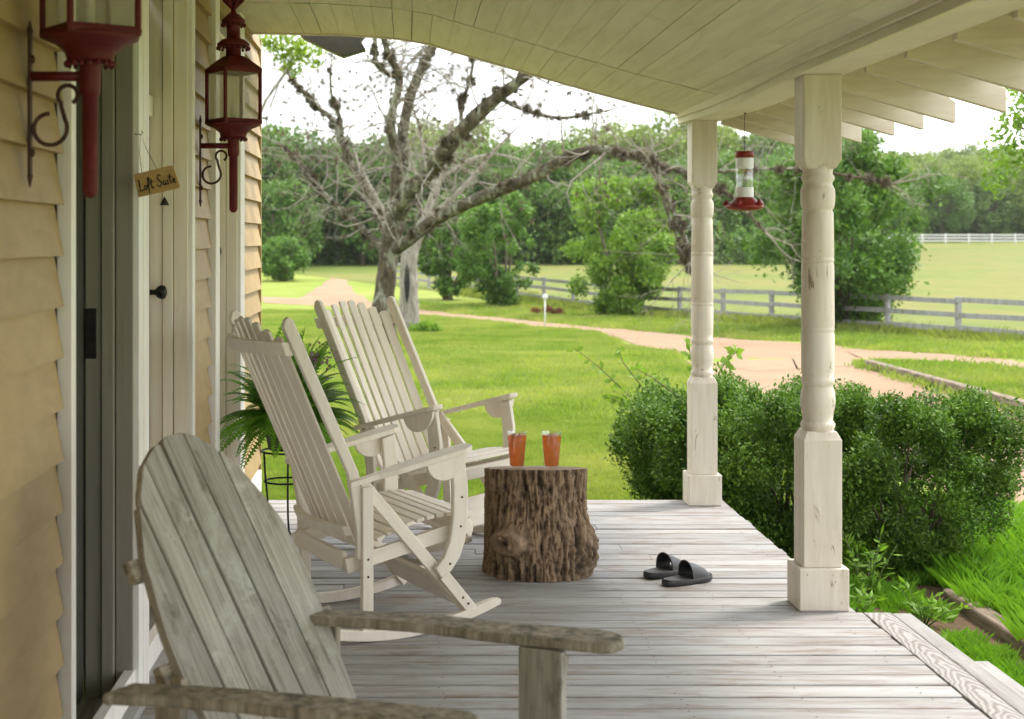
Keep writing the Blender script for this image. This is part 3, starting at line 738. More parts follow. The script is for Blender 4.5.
# ================================================================== ROCKING CHAIRS
QM = Matrix(((1,0,0,0),(0,0,-1,0),(0,1,0,0),(0,0,0,1)))       # xy polygon -> xz plane
def make_rocker():
    t = thing('rocking_chair', '', 'rocking chair')
    K = .978
    def q(u, w_): return (u*K, w_*K+.035)
    W = .335; Wb = .318; mt = M['rocker']
    for s in (-1, 1):
        # runner
        b = MB(); top = []; bot = []
        for k in range(25):
            u = -.47 + .90*k/24; w_ = (u+.05)**2/2.5
            bot.append((u, w_+.001)); top.append((u, w_+.044 - (.020 if k in (0,24) else .006 if k in (1,23) else 0)))
        b.prism(bot + top[::-1], -.017, .017, QM); o = b.build('runner', mt, t, .005); o.location = (0, s*W, 0)
        # rear leg, diagonal brace
        (u0, w0), (u1, w1) = q(-.166,.0), q(-.166,.59)
        board('rear_leg', mt, t, (u0, s*(W-.0005), .035), (u1, s*(W-.0005), w1), (1,0,0), .047, .027)
        (u0, w0), (u1, w1) = q(.318,.03), q(-.185,.612)
        board('diagonal_brace', mt, t, (u0, s*(W-.0295), w0), (u1, s*(W-.0295), w1), (1,0,.8), .050, .025)
        # curved front leg
        pl = [(.268,.70),(.285,.56),(.284,.43),(.272,.34),(.245,.27),(.205,.218),(.16,.195),(.135,.235),(.172,.275),(.2,.34),(.215,.43),(.217,.56),(.205,.68)]
        b = MB(); b.prism([q(*p) for p in pl], -.014, .014, QM); o = b.build('front_leg', mt, t, .005); o.location = (0, s*(W+.002), 0)
        # foot block on the runner
        (u0, w0), (u1, w1) = q(.322,.030), q(.175,.205)
        board('foot_block', mt, t, (u0, s*(W+.002), w0), (u1, s*(W+.002), w1), (1,0,.8), .047, .026)
        # arm
        pl = [(-.25,-.022),(-.13,-.024),(-.05,-.045),(.12,-.052),(.25,-.052),(.283,-.04),(.292,-.015),(.292,.015),(.283,.04),(.25,.052),(.12,.050),(-.05,.040),(-.13,.02),(-.25,.02)]
        b = MB(); vs = []
        for h in (-.024, 0):
            for u, v in pl:
                uu, ww = q(u, .62+(u+.236)*.225); vs.append((uu, s*(v*1.0)+0, ww+h))
        n = len(pl); b.add(vs, [tuple(range(n))[::-1], tuple(range(n,2*n))] + [(i,(i+1)%n,n+(i+1)%n,n+i) for i in range(n)])
        o = b.build('armrest', mt, t, .004); o.location = (0, s*(W+.012), 0)
        # half-round bracket under the arm
        b = MB(); pl = [(.085 + .0 , .664), (.262, .703)]
        cx = .174
        arc = [(cx + .092*math.cos(a), .690 + .012*math.cos(a) + .092*math.sin(a)) for a in [pi + pi*k/14 for k in range(15)]]
        b.prism([q(*p) for p in arc], -.011, .011, QM); o = b.build('arm_bracket', mt, t, .003); o.location = (0, s*(W+.030), 0)
        # back stile, bent at the arm
        pl = [(-.522,1.238),(-.516,1.268),(-.500,1.280),(-.480,1.268),(-.200,.650),(-.165,.420),(-.165,.30),(-.205,.30),(-.208,.412),(-.246,.645)]
        b = MB(); b.prism([q(*p) for p in pl], -.015, .015, QM); o = b.build('back_stile', mt, t, .005); o.location = (0, s*Wb, 0)
        # seat rail
        (u0, w0), (u1, w1) = q(-.24,.268), q(.33,.392)
        board('seat_rail', mt, t, (u0, s*(Wb-.031), w0), (u1, s*(Wb-.031), w1), (.2,0,-1), .06, .026)
    # back slats in a shallow curve
    for s in (-1, 1):
        for u, w_, vv in ((-.166,.30,W+.0135),(-.166,.23,W+.0135),(-.20,.60,W+.0135),(.25,.40,W+.016),(.20,.25,W+.016),(.26,.105,W+.016),(.285,.078,W+.016),(.255,.52,W+.016)):
            a_, c_ = q(u, w_); b = MB()
            b.lathe([(.0052,0),(.0048,.0012),(0,.0016)], 8, M=Matrix.Translation((a_, s*vv, c_)) @ Matrix.Rotation(-s*pi/2, 4, 'X'))
            b.build('screw', M['rust_iron'], t)
    n = 8
    bulge = lambda v: -.060*(1-(v/.28)**2) - .040
    for i in range(n):
        v = -.250 + .500*i/(n-1)
        arch = .045*math.cos(v/.27*pi*.75) - .012
        (u0, w0), (u1, w1) = q(-.105 + bulge(v)*.75, .335), q(-.472 + bulge(v), 1.235 + arch)
        ang = bulge(v+.01)-bulge(v-.01)
        board('back_slat', mt, t, (u0, v*.96, w0), (u1, v*1.08, w1), (ang/.02, 1, 0), .055, .013, .003, 'round')
    def curved_rail(name, u, w_, h, v1, lean=.40, depth=.03):
        b = MB(); A = []; B = []
        for k in range(17):
            v = -v1 + 2*v1*k/16; uu = u + bulge(v*.95)*1.0
            A.append((uu, v)); B.append((uu-depth-.012*(1-(v/v1)**2), v))
        pl = A + B[::-1]; n_ = len(pl); vs = []
        for hh in (0, h):
            for uu, v in pl:
                a_, c_ = q(uu - hh*lean, w_ + hh); vs.append((a_, v, c_))
        b.add(vs, [tuple(range(n_))[::-1], tuple(range(n_,2*n_))] + [(i,(i+1)%n_,n_+(i+1)%n_,n_+i) for i in range(n_)])
        b.build(name, mt, t, .003)
    curved_rail('back_rail', -.450, 1.125, .055, .325)
    curved_rail('back_rail', -.150, .385, .04, .270)
    # seat slats following a dished curve
    for i in range(11):
        u = -.13 + .45*i/10
        wv = .345 + (u+.118)*.21 + .032*math.sin((u+.13)/.45*pi) + .006
        if i == 10: wv -= .006
        sl = .21 + .032*pi/.45*math.cos((u+.13)/.45*pi)
        a_, c_ = q(u, wv)
        board('seat_slat', mt, t, (a_, -.292, c_), (a_, .292, c_), (1, 0, sl), .034, .016, .003)
    (u0, w0) = q(.318, .372); board('front_rail', mt, t, (u0+.014, -.283, w0), (u0+.014, .283, w0), (.25,0,1), .065, .022)
    (u0, w0) = q(-.20, .262); board('rear_rail', mt, t, (u0-.03, -.255, w0+.02), (u0-.03, .255, w0+.02), (0,0,1), .07, .022)
    (u0, w0), (u1, w1) = q(.285,.06), q(.155,.215)
    mid = Vector(((u0+u1)/2 - .02, 0, (w0+w1)/2))
    d = Vector((u1-u0, 0, w1-w0))
    board('foot_board', mt, t, (mid.x, -.29, mid.z), (mid.x, .29, mid.z), d, .165, .018)
    return t
r1 = make_rocker()
r1.location = (-.157, 6.268, 0); r1.rotation_euler = (0, 0, .44)
r1['label'] = 'white wooden rocking chair seen from behind, nearer of the two'; r1['group'] = 'white rocking chairs'
r2 = copy_tree(r1); r2.location = (.158, 7.80, .003); r2.rotation_euler = Matrix.Rotation(-.632,3,'Z').to_euler()
r2.rotation_euler = (Matrix.Rotation(-.632,4,'Z') @ Matrix.Rotation(-.045,4,'Y')).to_euler()
r2['label'] = 'white wooden rocking chair facing us, at the far end beside the lawn'

# ================================================================== GARDEN CHAIR IN FRONT
ac = thing('adirondack_chair', 'weathered grey slatted garden chair with rounded high back, closest to the camera', 'chair', (-.149, 3.545, 0), -.554)
LEAN = .54
bk0 = Vector((-.112, 0, .363)); bdir = Vector((-math.sin(LEAN), 0, math.cos(LEAN)))
bm_, _ = frame(bk0, bk0+bdir, (0,1,0))                 # local x = chair v, local z = up the back; y = normal
OUT_L = [(0,-.255),(.244,-.305),(.365,-.302),(.546,-.270),(.686,-.208),(.768,-.150),(.815,-.08)]
OUT_R = [(0,.240),(.082,.250),(.226,.268),(.397,.284),(.556,.274),(.656,.232),(.735,.19),(.790,.135),(.825,.085)]
def interp(tab, s):
    for (a, va), (b_, vb) in zip(tab, tab[1:]):
        if s <= b_: return va + (vb-va)*(s-a)/(b_-a)
    return None
def top_at(v):                                          # outline height as function of v
    pts = [(-.270,.546),(-.208,.686),(-.150,.768),(-.08,.815),(-.02,.838),(.045,.841),(.085,.825),(.135,.790),(.19,.735),(.232,.656),(.274,.556)]
    if v <= pts[0][0]: return pts[0][1]
    for (a, za), (b_, zb) in zip(pts, pts[1:]):
        if v <= b_: return za + (zb-za)*(v-a)/(b_-a)
    return pts[-1][1]
sepb = [None,-.185,-.105,-.025,.065,.155,None]; sept = [None,-.215,-.135,-.05,.045,.145,None]
for i in range(6):
    def left(s):
        o_ = interp(OUT_L, s)
        if i == 0: return o_ if o_ is not None else -.08
        l = sepb[i] + (sept[i]-sepb[i])*s/.82 + .0036
        return l
    def right(s):
        o_ = interp(OUT_R, s)
        if i == 5: return o_ if o_ is not None else .085
        return sepb[i+1] + (sept[i+1]-sepb[i+1])*s/.82 - .0036
    ss = [k*.02 for k in range(43)]
    Lp, Rp = [], []
    for s in ss:
        l, r_ = left(s), right(s)
        if s <= top_at(l) + .004 and l < r_: Lp.append((l, s))
        if s <= top_at(r_) + .004 and l < r_: Rp.append((r_, s))
    lt, rt = Lp[-1], Rp[-1]
    tops = []
    for k in range(1, 8):
        v = rt[0] + (lt[0]-rt[0])*k/8; tops.append((v, top_at(v)))
    poly = Rp + [p for p in tops if p[1] > min(lt[1], rt[1])] + Lp[::-1]
    b = MB(); b.prism(poly, -.0115, .0115, QM)
    o = b.build('back_slat', M['adirondack'], ac, .003, 2, bm_ @ Matrix.Translation((0, random.Random(i).uniform(-.002,.002), 0)))
def bp(v, s, off): return bm_ @ Vector((v, off, s))
# frame(): y = z x x ; find which side is behind
behind = .025 if (bm_ @ Vector((0,.025,0))).x < bk0.x else -.025
for s_, v0, v1, h in ((.53,-.298,.30,.055), (.27,-.34,.34,.07), (.04,-.27,.27,.07)):
    board('back_batten', M['adirondack_dark'], ac, bp(v0, s_, behind), bp(v1, s_, behind), bdir, h, .025)
def arm(name, edge_a, edge_b, tip):
    b = MB(); pl = edge_a + tip + edge_b[::-1]
    b.prism(pl, .594, .62); b.build(name, M['adirondack_dark'], ac, .009, 3)
arm('armrest', [(-.29,.195),(-.15,.235),(.0,.280),(.12,.298),(.20,.30),(.34,.325),(.50,.352)], [(-.29,.275),(-.15,.335),(-.03,.385),(.10,.41),(.20,.425),(.34,.46),(.43,.482)], [(.525,.375),(.53,.42),(.515,.455),(.48,.480)])
arm('armrest', [(-.245,-.565),(-.12,-.51),(.05,-.455),(.2,-.425),(.34,-.39),(.47,-.355)], [(-.245,-.462),(-.20,-.447),(-.1,-.40),(0,-.366),(.22,-.305),(.34,-.275),(.44,-.252)], [(.51,-.335),(.525,-.30),(.515,-.268),(.487,-.25)])
for v in (.335, -.335):
    board('front_leg', M['adirondack'], ac, (.352, v, 0), (.352, v, .593), (1,0,0), .118, .03)
    o_ = math.copysign(.0, v)
    b = MB(); b.prism([(.30,.575-.0),(.405,.575),(.395,.50),(.36,.44),(.33,.43)], -.012, .012, QM); o = b.build('arm_bracket', M['adirondack_dark'], ac, .003); o.location = (0, v+math.copysign(.03,v), 0)
    board('side_rail', M['adirondack'], ac, (-.62, v*.86, .06), (.41, v*.86, .35), (.28,0,-1), .12, .025)
    board('rear_brace', M['adirondack_dark'], ac, (-.27, v*.92, .15), (-.27, v*.92, .59), (1,0,0), .08, .024)
for i in range(6):
    u = -.10 + i*.09
    board('seat_slat', M['adirondack'], ac, (u, -.33, .292+u*.285), (u, .33, .292+u*.285), (1,0,.285), .08, .02)

# ================================================================== STUMP, GLASSES, SANDALS
m, nt_, bs, out = newmat('bark')
v = coords(nt_, (1,1,.22), False)
n1 = noise(nt_, v, 30, 8, .7, .6); n2 = noise(nt_, coords(nt_, (1,1,.5), False), 6, 6, .6)
att = N(nt_, 'ShaderNodeAttribute', attribute_name='ridge')
c1 = ramp(nt_, att.outputs['Fac'], [(.24, (.012,.008,.005)), (.50, (.07,.045,.028)), (.72, (.155,.105,.066)), (.95, (.29,.205,.13))])
c2 = ramp(nt_, n1, [(.3, (.5,.5,.5)), (.7, (1.3,1.25,1.2))])
c = mix(nt_, 1, c1, c2, 'MULTIPLY')
c = mix(nt_, ramp(nt_, n2, [(.5,(0,0,0)),(.75,(.25,.25,.25))]), c, (.20,.15,.10))
nt_.links.new(c, bs.inputs['Base Color']); bs.inputs['Roughness'].default_value = .9
bump(nt_, n1, bs, .6, .008)
M['bark'] = m
M['endgrain'] = wood('end_grain', [(.3, (.22,.155,.095)), (.6, (.36,.27,.18))], (1,1,1), 9, .85, (.12,.085,.055), (.55,.7), 6, (1,1,1), rnd=False, bstr=.3)
SX, SY = .612, 7.17
st = thing('tree_stump', 'upright section of log with rough bark and a knot, used as a side table', 'stump', (SX, SY, 0))
na, nh, HH = 420, 200, .504
verts = []; ridge = []
for j in range(nh+1):
    z = HH*j/nh
    for i in range(na):
        a = 2*pi*i/na
        ca, sa = math.cos(a), math.sin(a)
        r = .232 + .010*mn.noise(Vector((ca*1.2, sa*1.2, z*2)))
        r += .012*max(0, 1-z/.1) 
        # furrows: ridged noise stretched upwards
        wob = mn.noise(Vector((ca*2, sa*2, z*9)))*.35
        f = 0
        for sc, zs, am in ((7.5, 5.0, 1.0), (14, 10, .8), (28, 22, .5)):
            nn = mn.noise(Vector((ca*sc + wob*.9, sa*sc + wob*.9, z*zs+sc)))
            f += am*(1-abs(nn)*2.6)
        f = f/2.2
        plate = mn.noise(Vector((ca*13, sa*13, z*40))) + .6*mn.noise(Vector((ca*30, sa*30, z*80)))
        rd = max(0, min(1, .55 + .55*f + .22*plate))
        amp = .036
        da = (a - R(238) + pi) % (2*pi) - pi           # knot, to the front left
        dz = z - .185
        dk = math.hypot(da*.24*.85, dz)
        kn = math.exp(-(dk/.062)**4)
        ring = .5+.5*math.sin(dk*150+2.2*mn.noise(Vector((a*14,z*40,7))))
        rd = rd*(1-kn) + kn*(.35+.5*ring)
        r += .095*math.exp(-(dk/.060)**4)*(1-.5*math.exp(-(dk/.026)**2)) + .035*math.exp(-(dk/.095)**2)
        db = (a - R(-25) + pi) % (2*pi) - pi           # swelling low on the right
        r += .070*math.exp(-(db/.42)**2 - ((z-.13)/.12)**2)*(1+.35*mn.noise(Vector((a*9, z*30, 3))))
        r += amp*(rd-.6)
        r -= .004*kn*ring
        if j == nh: r -= .004
        z2 = z - (.05*(r*sa+.23)/.46 - .012)*(z/HH)**6
        verts.append((r*ca, r*sa, z2)); ridge.append(max(0, min(1, rd*(1-kn)+kn*(.92 + .12*ring - .6*math.exp(-(dk/.02)**2)))))
faces = [(j*na+i, j*na+(i+1)%na, (j+1)*na+(i+1)%na, (j+1)*na+i) for j in range(nh) for i in range(na)]
b = MB(); b.add(verts, faces, True)
o = b.build('bark', M['bark'], st)
at_ = o.data.attributes.new('ridge', 'FLOAT', 'POINT'); at_.data.foreach_set('value', ridge)
b = MB(); topv = [verts[nh*na+i] for i in range(na)]
b.add([(0,0,HH-.011)] + [(x*.5, y*.5, (z+HH-.012)/2) for x, y, z in topv] + [(x, y, z) for x, y, z in topv], [(0, 1+i, 1+(i+1)%na) for i in range(na)] + [(1+i, 1+na+i, 1+na+(i+1)%na, 1+(i+1)%na) for i in range(na)])
b.build('cut_top', M['endgrain'], st)

m, nt_, bs, out = newmat('iced_tea')
v = coords(nt_, (1,1,1), False)
sepz = noise(nt_, v, 14, 4, .6)
c = ramp(nt_, sepz, [(.3, (.72,.15,.02)), (.7, (.90,.34,.08))])
nt_.links.new(c, bs.inputs['Base Color']); bs.inputs['Roughness'].default_value = .15
bs.inputs['Transmission Weight'].default_value = .45; bs.inputs['IOR'].default_value = 1.1
tr = N(nt_, 'ShaderNodeBsdfTransparent'); tr.inputs[0].default_value = (.98,.62,.26,1)
tl = N(nt_, 'ShaderNodeBsdfTranslucent'); tl.inputs[0].default_value = (1.0,.34,.06,1)
bs.inputs['Transmission Weight'].default_value = 0
m1 = N(nt_, 'ShaderNodeMixShader'); m1.inputs[0].default_value = .5; nt_.links.new(bs.outputs[0], m1.inputs[1]); nt_.links.new(tl.outputs[0], m1.inputs[2])
ms = N(nt_, 'ShaderNodeMixShader'); ms.inputs[0].default_value = .5
nt_.links.new(m1.outputs[0], ms.inputs[1]); nt_.links.new(tr.outputs[0], ms.inputs[2]); nt_.links.new(ms.outputs[0], out.inputs['Surface'])
M['tea'] = m
M['ice'] = glassmat('ice', (.95,.75,.55), .2, .7)
M['mint'] = leafmat('mint_leaf', (.03,.09,.015), (.07,.16,.03))
M['lemon'] = plain('lemon', (.75,.45,.05), .5)
M['tumbler'] = glassmat('tumbler_glass', (.95,.96,.95), .02, .86)
def make_glass(loc, label, seed):
    t = thing('tea_glass', label, 'glass', loc, 0, 'glasses of iced tea')
    b = MB(); b.lathe([(.0335,0),(.0345,.002),(.0485,.172),(.049,.174),(.048,.174),(.047,.172),(.033,.014),(.0,.012)], 32); b.build('tumbler', M['tumbler'], t)
    b = MB(); b.lathe([(0,.0135),(.0325,.0145),(.0455,.154),(.044,.1555),(0,.1555)], 32); b.build('tea', M['tea'], t)
    r_ = random.Random(seed)
    b = MB()
    for k in range(4):
        a = r_.uniform(0, 6.28); q_ = Matrix.Translation((.022*math.cos(a), .022*math.sin(a), .154)) @ Matrix.Rotation(r_.uniform(0,3),4,'X') @ Matrix.Rotation(r_.uniform(0,3),4,'Z')
        b.box(-.011,.011,-.011,.011,-.011,.011, q_)
    b.build('ice_cube', M['ice'], t, .003)
    b = MB()
    for k in range(7):
        a = r_.uniform(0, 6.28); L_ = r_.uniform(.012,.02)
        c_ = Vector((.016*math.cos(a*2), .016*math.sin(a*2)-.01, .156+r_.uniform(-.012,.008))); d_ = Vector((math.cos(a), math.sin(a), .3))*L_; e_ = Vector((-math.sin(a), math.cos(a), .2))*L_*.5
        b.add([c_-d_, c_+e_, c_+d_, c_-e_], [(0,1,2,3)])
    b.build('mint_leaves' if seed % 2 else 'lemon_slice', M['mint'] if seed % 2 else M['lemon'], t)
make_glass((at(517,464,7.12).x, 7.12, HH-.007), 'glass of iced tea on the stump, the one beside the rocking chair seat', 1)
make_glass((at(551.5,464,7.10).x, 7.10, HH-.005), 'glass of iced tea on the stump, the one with open lawn on both sides', 2)

def make_sandal():
    t = thing('sandal', '', 'sandal')
    L_ = .285
    def outline(k=1.0):
        pts = []
        for i in range(40):
            a = 2*pi*i/40; u = .5-.5*math.cos(a)
            wdt = (.036 + .013*math.sin(pi*min(1, u*.9)) + .006*u) * (max(0, 1-(2*u-1)**8))**.5
            pts.append((L_*(u-.5), math.copysign(1, math.sin(a))*wdt*k if 0 < i != 20 else 0))
        return pts
    b = MB(); ol = outline()
    rings = [(.94,0),(1.0,.005),(1.0,.021),(.96,.026)]
    n = len(ol); vs = []
    for k, z in rings:
        for x, y in ol: vs.append((x*(k*.5+.5), y*k, z + .006*max(0, (x/L_)**2*2)))
    fs = [tuple(range(n))[::-1]] + [(j*n+i, j*n+(i+1)%n, (j+1)*n+(i+1)%n, (j+1)*n+i) for j in range(len(rings)-1) for i in range(n)]
    b.add(vs, fs, True); b.build('sole', M['sandal'], t)
    b = MB(); b.add([(x*.93, y*.93, .0265+.006*max(0,(x/L_)**2*2)) for x, y in ol], [tuple(range(n))]); b.build('footbed', M['sandal_inner'], t)
    b = MB(); outer = []; inner = []                    # broad strap over the front half
    us = np.linspace(-.005, .088, 9)
    for thick in (0, -.006):
        rows = []
        for u in us:
            f = (u+.005)/.093
            hgt = .106 - .046*f; wd = .051 - .003*f
            rows.append([(u + .012*math.sin(pi*k/16)*(-.6 if f < .5 else .4), -(wd+thick)*math.cos(pi*k/16)*(1.0+.03*math.sin(pi*k/16)), .018 + (hgt-.018+thick)*math.sin(pi*k/16)**.75) for k in range(17)])
        (outer if thick == 0 else inner).extend(rows)
    for rows, flip in ((outer, False), (inner, True)):
        vs = [p for r_ in rows for p in r_]
        fs = [(j*17+k, j*17+k+1, (j+1)*17+k+1, (j+1)*17+k) for j in range(8) for k in range(16)]
        b.add(vs, [f[::-1] for f in fs] if flip else fs, True)
    for r_ in (0, 8):
        b.add(outer[r_]+inner[r_], [(k, k+1, 17+k+1, 17+k) for k in range(16)], True)
    b.build('strap', M['sandal'], t)
    return t
s1_ = make_sandal(); s1_.location = (1.285, 6.915, .002); s1_.rotation_euler = (0,0,R(33))
s1_['label'] = 'black rubber slide sandal, the nearer one lying clear in front of its mate'; s1_['group'] = 'pair of black sandals'
s2_ = copy_tree(s1_); s2_.location = (1.215, 7.085, .002); s2_.rotation_euler = (0,0,R(42))
s2_['label'] = 'black rubber slide sandal, its toe hidden behind the other one'

# ================================================================== HUMMINGBIRD FEEDER
FXp, FYp = 1.84, 8.2
fz = lambda y: EYE-(y-238)*FYp/1500
fe = thing('bird_feeder', 'red and clear hummingbird feeder hanging on a wire from the porch beam', 'bird feeder', (FXp, FYp, 0))
b = MB(); z0, z1 = fz(198), fz(157)
b.lathe([(.042,z0-.01),(.047,z0),(.047,z1),(.044,z1+.006),(.0,z1+.006)], 24); b.build('bottle', M['clear'], fe)
for za, zb in ((z0+.004, z0+.058), (z1-.062, z1-.006)):
    b = MB(); b.lathe([(.0478,za),(.0481,za+.001),(.0481,zb-.001),(.0478,zb)], 24); b.build('paper_label', M['white_label'], fe)
b = MB()
for k in range(5):
    a = -2.1 + .28*k; b.lathe([(0,-.006),(.007,0),(0,.006)], 7, M=Matrix.Translation((.0465*math.cos(a), .0465*math.sin(a), z1-.078 + .004*(k%2))))
b.build('emblem', M['gold'], fe)
b = MB(); b.lathe([(.0,z1+.032),(.048,z1+.030),(.051,z1+.024),(.051,z1-.003),(.049,z1-.004)], 24); b.build('cap', M['feeder_red'], fe)
b = MB(); b.lathe([(.048,z0+.004),(.052,z0),(.07,z0-.018),(.1,z0-.038),(.104,z0-.052),(.085,z0-.062),(.05,z0-.07),(0,z0-.072)], 28)
for k in range(5):
    a = 2*pi*k/5+.4; b.tube([(.085*math.cos(a), .085*math.sin(a), z0-.04), (.108*math.cos(a), .108*math.sin(a), z0-.022)], [.012,.02], 8)
b.build('base', M['feeder_red'], fe)
b = MB(); b.tube([(0,0,z1+.03),(0,0,z1+.07),(.004,0,z1+.075),(0,0,z1+.08),(0,0,2.279)], .0018, 6); b.tube([(0,0,2.297+sag(FYp)),(.008,0,2.285+sag(FYp)),(0,0,2.268)], .0025, 6)
b.build('wire', M['wire'], fe)

# ================================================================== FERN ON ITS STAND
rngn = np.random.default_rng(7)
PX, PY, PZ = -.63, 7.72, .50
sd = thing('plant_stand', 'black wrought iron plant stand holding the potted fern by the wall', 'plant stand', (PX, PY, 0))
b = MB()
for k in range(3):
    a = 2*pi*k/3 - .55
    c_, s_ = math.cos(a), math.sin(a)
    b.tube([(r_*c_, r_*s_, z) for r_, z in ((.12,.50),(.115,.40),(.10,.25),(.12,.12),(.175,.03),(.20,.006),(.215,.01),(.218,.03),(.205,.036))], .0055, 7)
b.build('leg', M['iron'], sd)
b = MB()
for z, r_ in ((.495,.125),(.34,.108)):
    b.tube([(r_*math.cos(t_), r_*math.sin(t_), z) for t_ in np.linspace(0, 2*pi, 33)], .0055, 6)
b.build('ring', M['iron'], sd)
pf = thing('potted_fern', 'bushy green fern in a dark pot with faded mauve flowers', 'plant', (PX, PY, PZ))
b = MB(); b.lathe([(0,.002),(.085,.002),(.09,.01),(.115,.135),(.125,.14),(.125,.16),(.112,.16),(.11,.13),(0,.125)], 28); b.build('pot', M['pot'], pf)
M['fern'] = leafmat('fern_leaf', (.08,.22,.02), (.22,.43,.06), .45, big=6)
M['fern_stem'] = plain('fern_stem', (.10,.14,.04), .6)
FV = []; stems = MB()
rr = random.Random(21)
for k in range(170):
    a = rr.uniform(0, 2*pi); L_ = rr.uniform(.30, .56); el = rr.uniform(.35, 1.5); 
    dirh = Vector((math.cos(a), math.sin(a), 0))
    p = Vector((rr.uniform(-.05,.05), rr.uniform(-.05,.05), .13)); d = dirh*math.cos(el) + Vector((0,0,math.sin(el)))
    pts = [p.copy()]; nst = 26
    for s_ in range(nst):
        d = (d + Vector((0,0,-.050 - .022*(s_/nst)))).normalized(); p = p + d*(L_/nst); pts.append(p.copy())
    stems.tube(pts[::3], .0014, 4, cap=False)
    side = d.cross(Vector((0,0,1))).normalized() if abs(d.z) < .99 else Vector((1,0,0))
    side = dirh.cross(Vector((0,0,1))).normalized()
    tw = rr.uniform(-.5,.5)
    for s_ in range(3, nst+1):
        t_ = s_/nst; ll = .062*math.sin(pi*min(1, .12+.88*t_)**.8)**.8*(L_/.4) + .004
        tan = (pts[s_]-pts[s_-1]).normalized(); nor = tan.cross(side).normalized()
        for sgn in (-1, 1):
            dd = (side*sgn*math.cos(tw*.4) + tan*.35 - nor*.0 + Vector((0,0,-.18)) + nor*sgn*tw*.4).normalized()
            q0 = pts[s_]; wv = tan*.012
            FV += [q0 - wv*.5, q0 + dd*ll*.5 - wv, q0 + dd*ll, q0 + dd*ll*.5 + wv]
quick_mesh('fronds', np.array([tuple(p) for p in FV]), 4, M['fern'], pf)
stems.build('frond_stems', M['fern_stem'], pf)
M['mauve'] = leafmat('mauve_petal', (.26,.13,.22), (.46,.30,.38), .4, (1,.9,1))
fl = MB(); fv = []
for k in range(5):
    a = rr.uniform(0, 2*pi); q0 = Vector((.03*math.cos(a), .03*math.sin(a), .14)); q1 = q0 + Vector((rr.uniform(-.01,.20), rr.uniform(-.1,.02), rr.uniform(.28,.44)))
    md = q0.lerp(q1,.5) + Vector((rr.uniform(-.02,.02), 0, .02)); fl.tube([q0, md, q1], .0016, 4)
    for j in range(30):
        c_ = q1 + Vector((rr.gauss(0,.022), rr.gauss(0,.022), rr.gauss(-.025,.034)))
        d_ = Vector((rr.gauss(0,1), rr.gauss(0,1), rr.gauss(0,1))).normalized()*.012; e_ = d_.orthogonal().normalized()*.008
        fv += [c_-d_, c_+e_, c_+d_, c_-e_]
fl.build('flower_stems', M['fern_stem'], pf)
quick_mesh('blossoms', np.array([tuple(p) for p in fv]), 4, M['mauve'], pf)

# ================================================================== SHRUBS BY THE PORCH
M['holly'] = leafmat('shrub_leaf', (.030,.085,.011), (.155,.27,.04), .22, rough=.5, big=3)
M['sprig'] = leafmat('sprig_leaf', (.14,.26,.03), (.26,.38,.06), .4, big=4)
M['twig'] = plain('twig_bark', (.13,.10,.07), .8, 0, .35, 30)
def shrub(label, loc, rx, ry, h, n, seed):
    rng = np.random.default_rng(seed); rl = random.Random(seed)
    t = thing('shrub', label, 'shrub', (loc[0], loc[1], -.5), 0, 'evergreen shrubs along the porch')
    blobs = []
    for k in range(90):
        a = rl.uniform(0, 2*pi); f = rl.random()**.8; z = h*(.10+.84*f)
        env = (1-abs((f-.60)/.68)**2.8)**.5 * (.72+.28*min(1, f/.45))
        rad = env*rl.uniform(.45, .97)
        blobs.append(((rx*rad*math.cos(a), ry*rad*math.sin(a), z*rl.uniform(.9,1.04)), rl.uniform(.09, .19)))
    P, d = blob_points(rng, blobs, n, .25)
    P[:,2] = np.maximum(P[:,2], .02)
    out = unit(P - np.array([0,0,h*.45]))
    V = leaf_quads(rng, P, .029, .016, out*1.2 + np.array([0,0,.3]), droop=0, flat=.45)
    quick_mesh('leaves', V, 4, M['holly'], t)
    b = MB()
    for k in range(26):
        bl = blobs[k][0]; q0 = Vector((rl.uniform(-.12,.12), rl.uniform(-.12,.12), 0)); q1 = Vector(bl)
        b.tube([q0, q0.lerp(q1,.5)+Vector((rl.uniform(-.06,.06), rl.uniform(-.06,.06), .05)), q1], [.012,.009,.004], 5)
    b.build('stems', M['twig'], t)
    return t
def sprig(t, pts, seed, ll=.05):
    rl = random.Random(seed); b = MB(); b.tube(pts, [.004]+[.003]*(len(pts)-2)+[.0015], 5); st_ = b.build('sprig', M['twig'], t)
    fv = []
    ps = [Vector(p) for p in pts]
    for k in range(16):
        f = rl.uniform(.25, 1)*(len(ps)-1); i = min(int(f), len(ps)-2); c_ = ps[i].lerp(ps[i+1], f-i)
        d_ = Vector((rl.gauss(0,1), rl.gauss(0,.6), rl.gauss(.3,.6))).normalized()*ll*rl.uniform(.7,1.3); e_ = d_.cross(Vector((rl.gauss(0,.5),rl.gauss(-1,.5),.5))).normalized()*ll*.3
        fv += [c_, c_+d_*.5+e_, c_+d_, c_+d_*.5-e_]
    quick_mesh('sprig_leaves', np.array([tuple(p) for p in fv]), 4, M['sprig'], st_)
sh = shrub('rounded evergreen shrub at the far corner, behind the far porch post', (1.95, 10.2), .58, .62, 1.08, 52000, 1)
sprig(sh, [(-.25,0,.9),(-.38,-.05,1.10),(-.50,-.1,1.25),(-.54,-.1,1.36)], 4, .06); sprig(sh, [(-.1,0,1.0),(-.3,0,1.15),(-.40,0,1.2)], 8, .05)
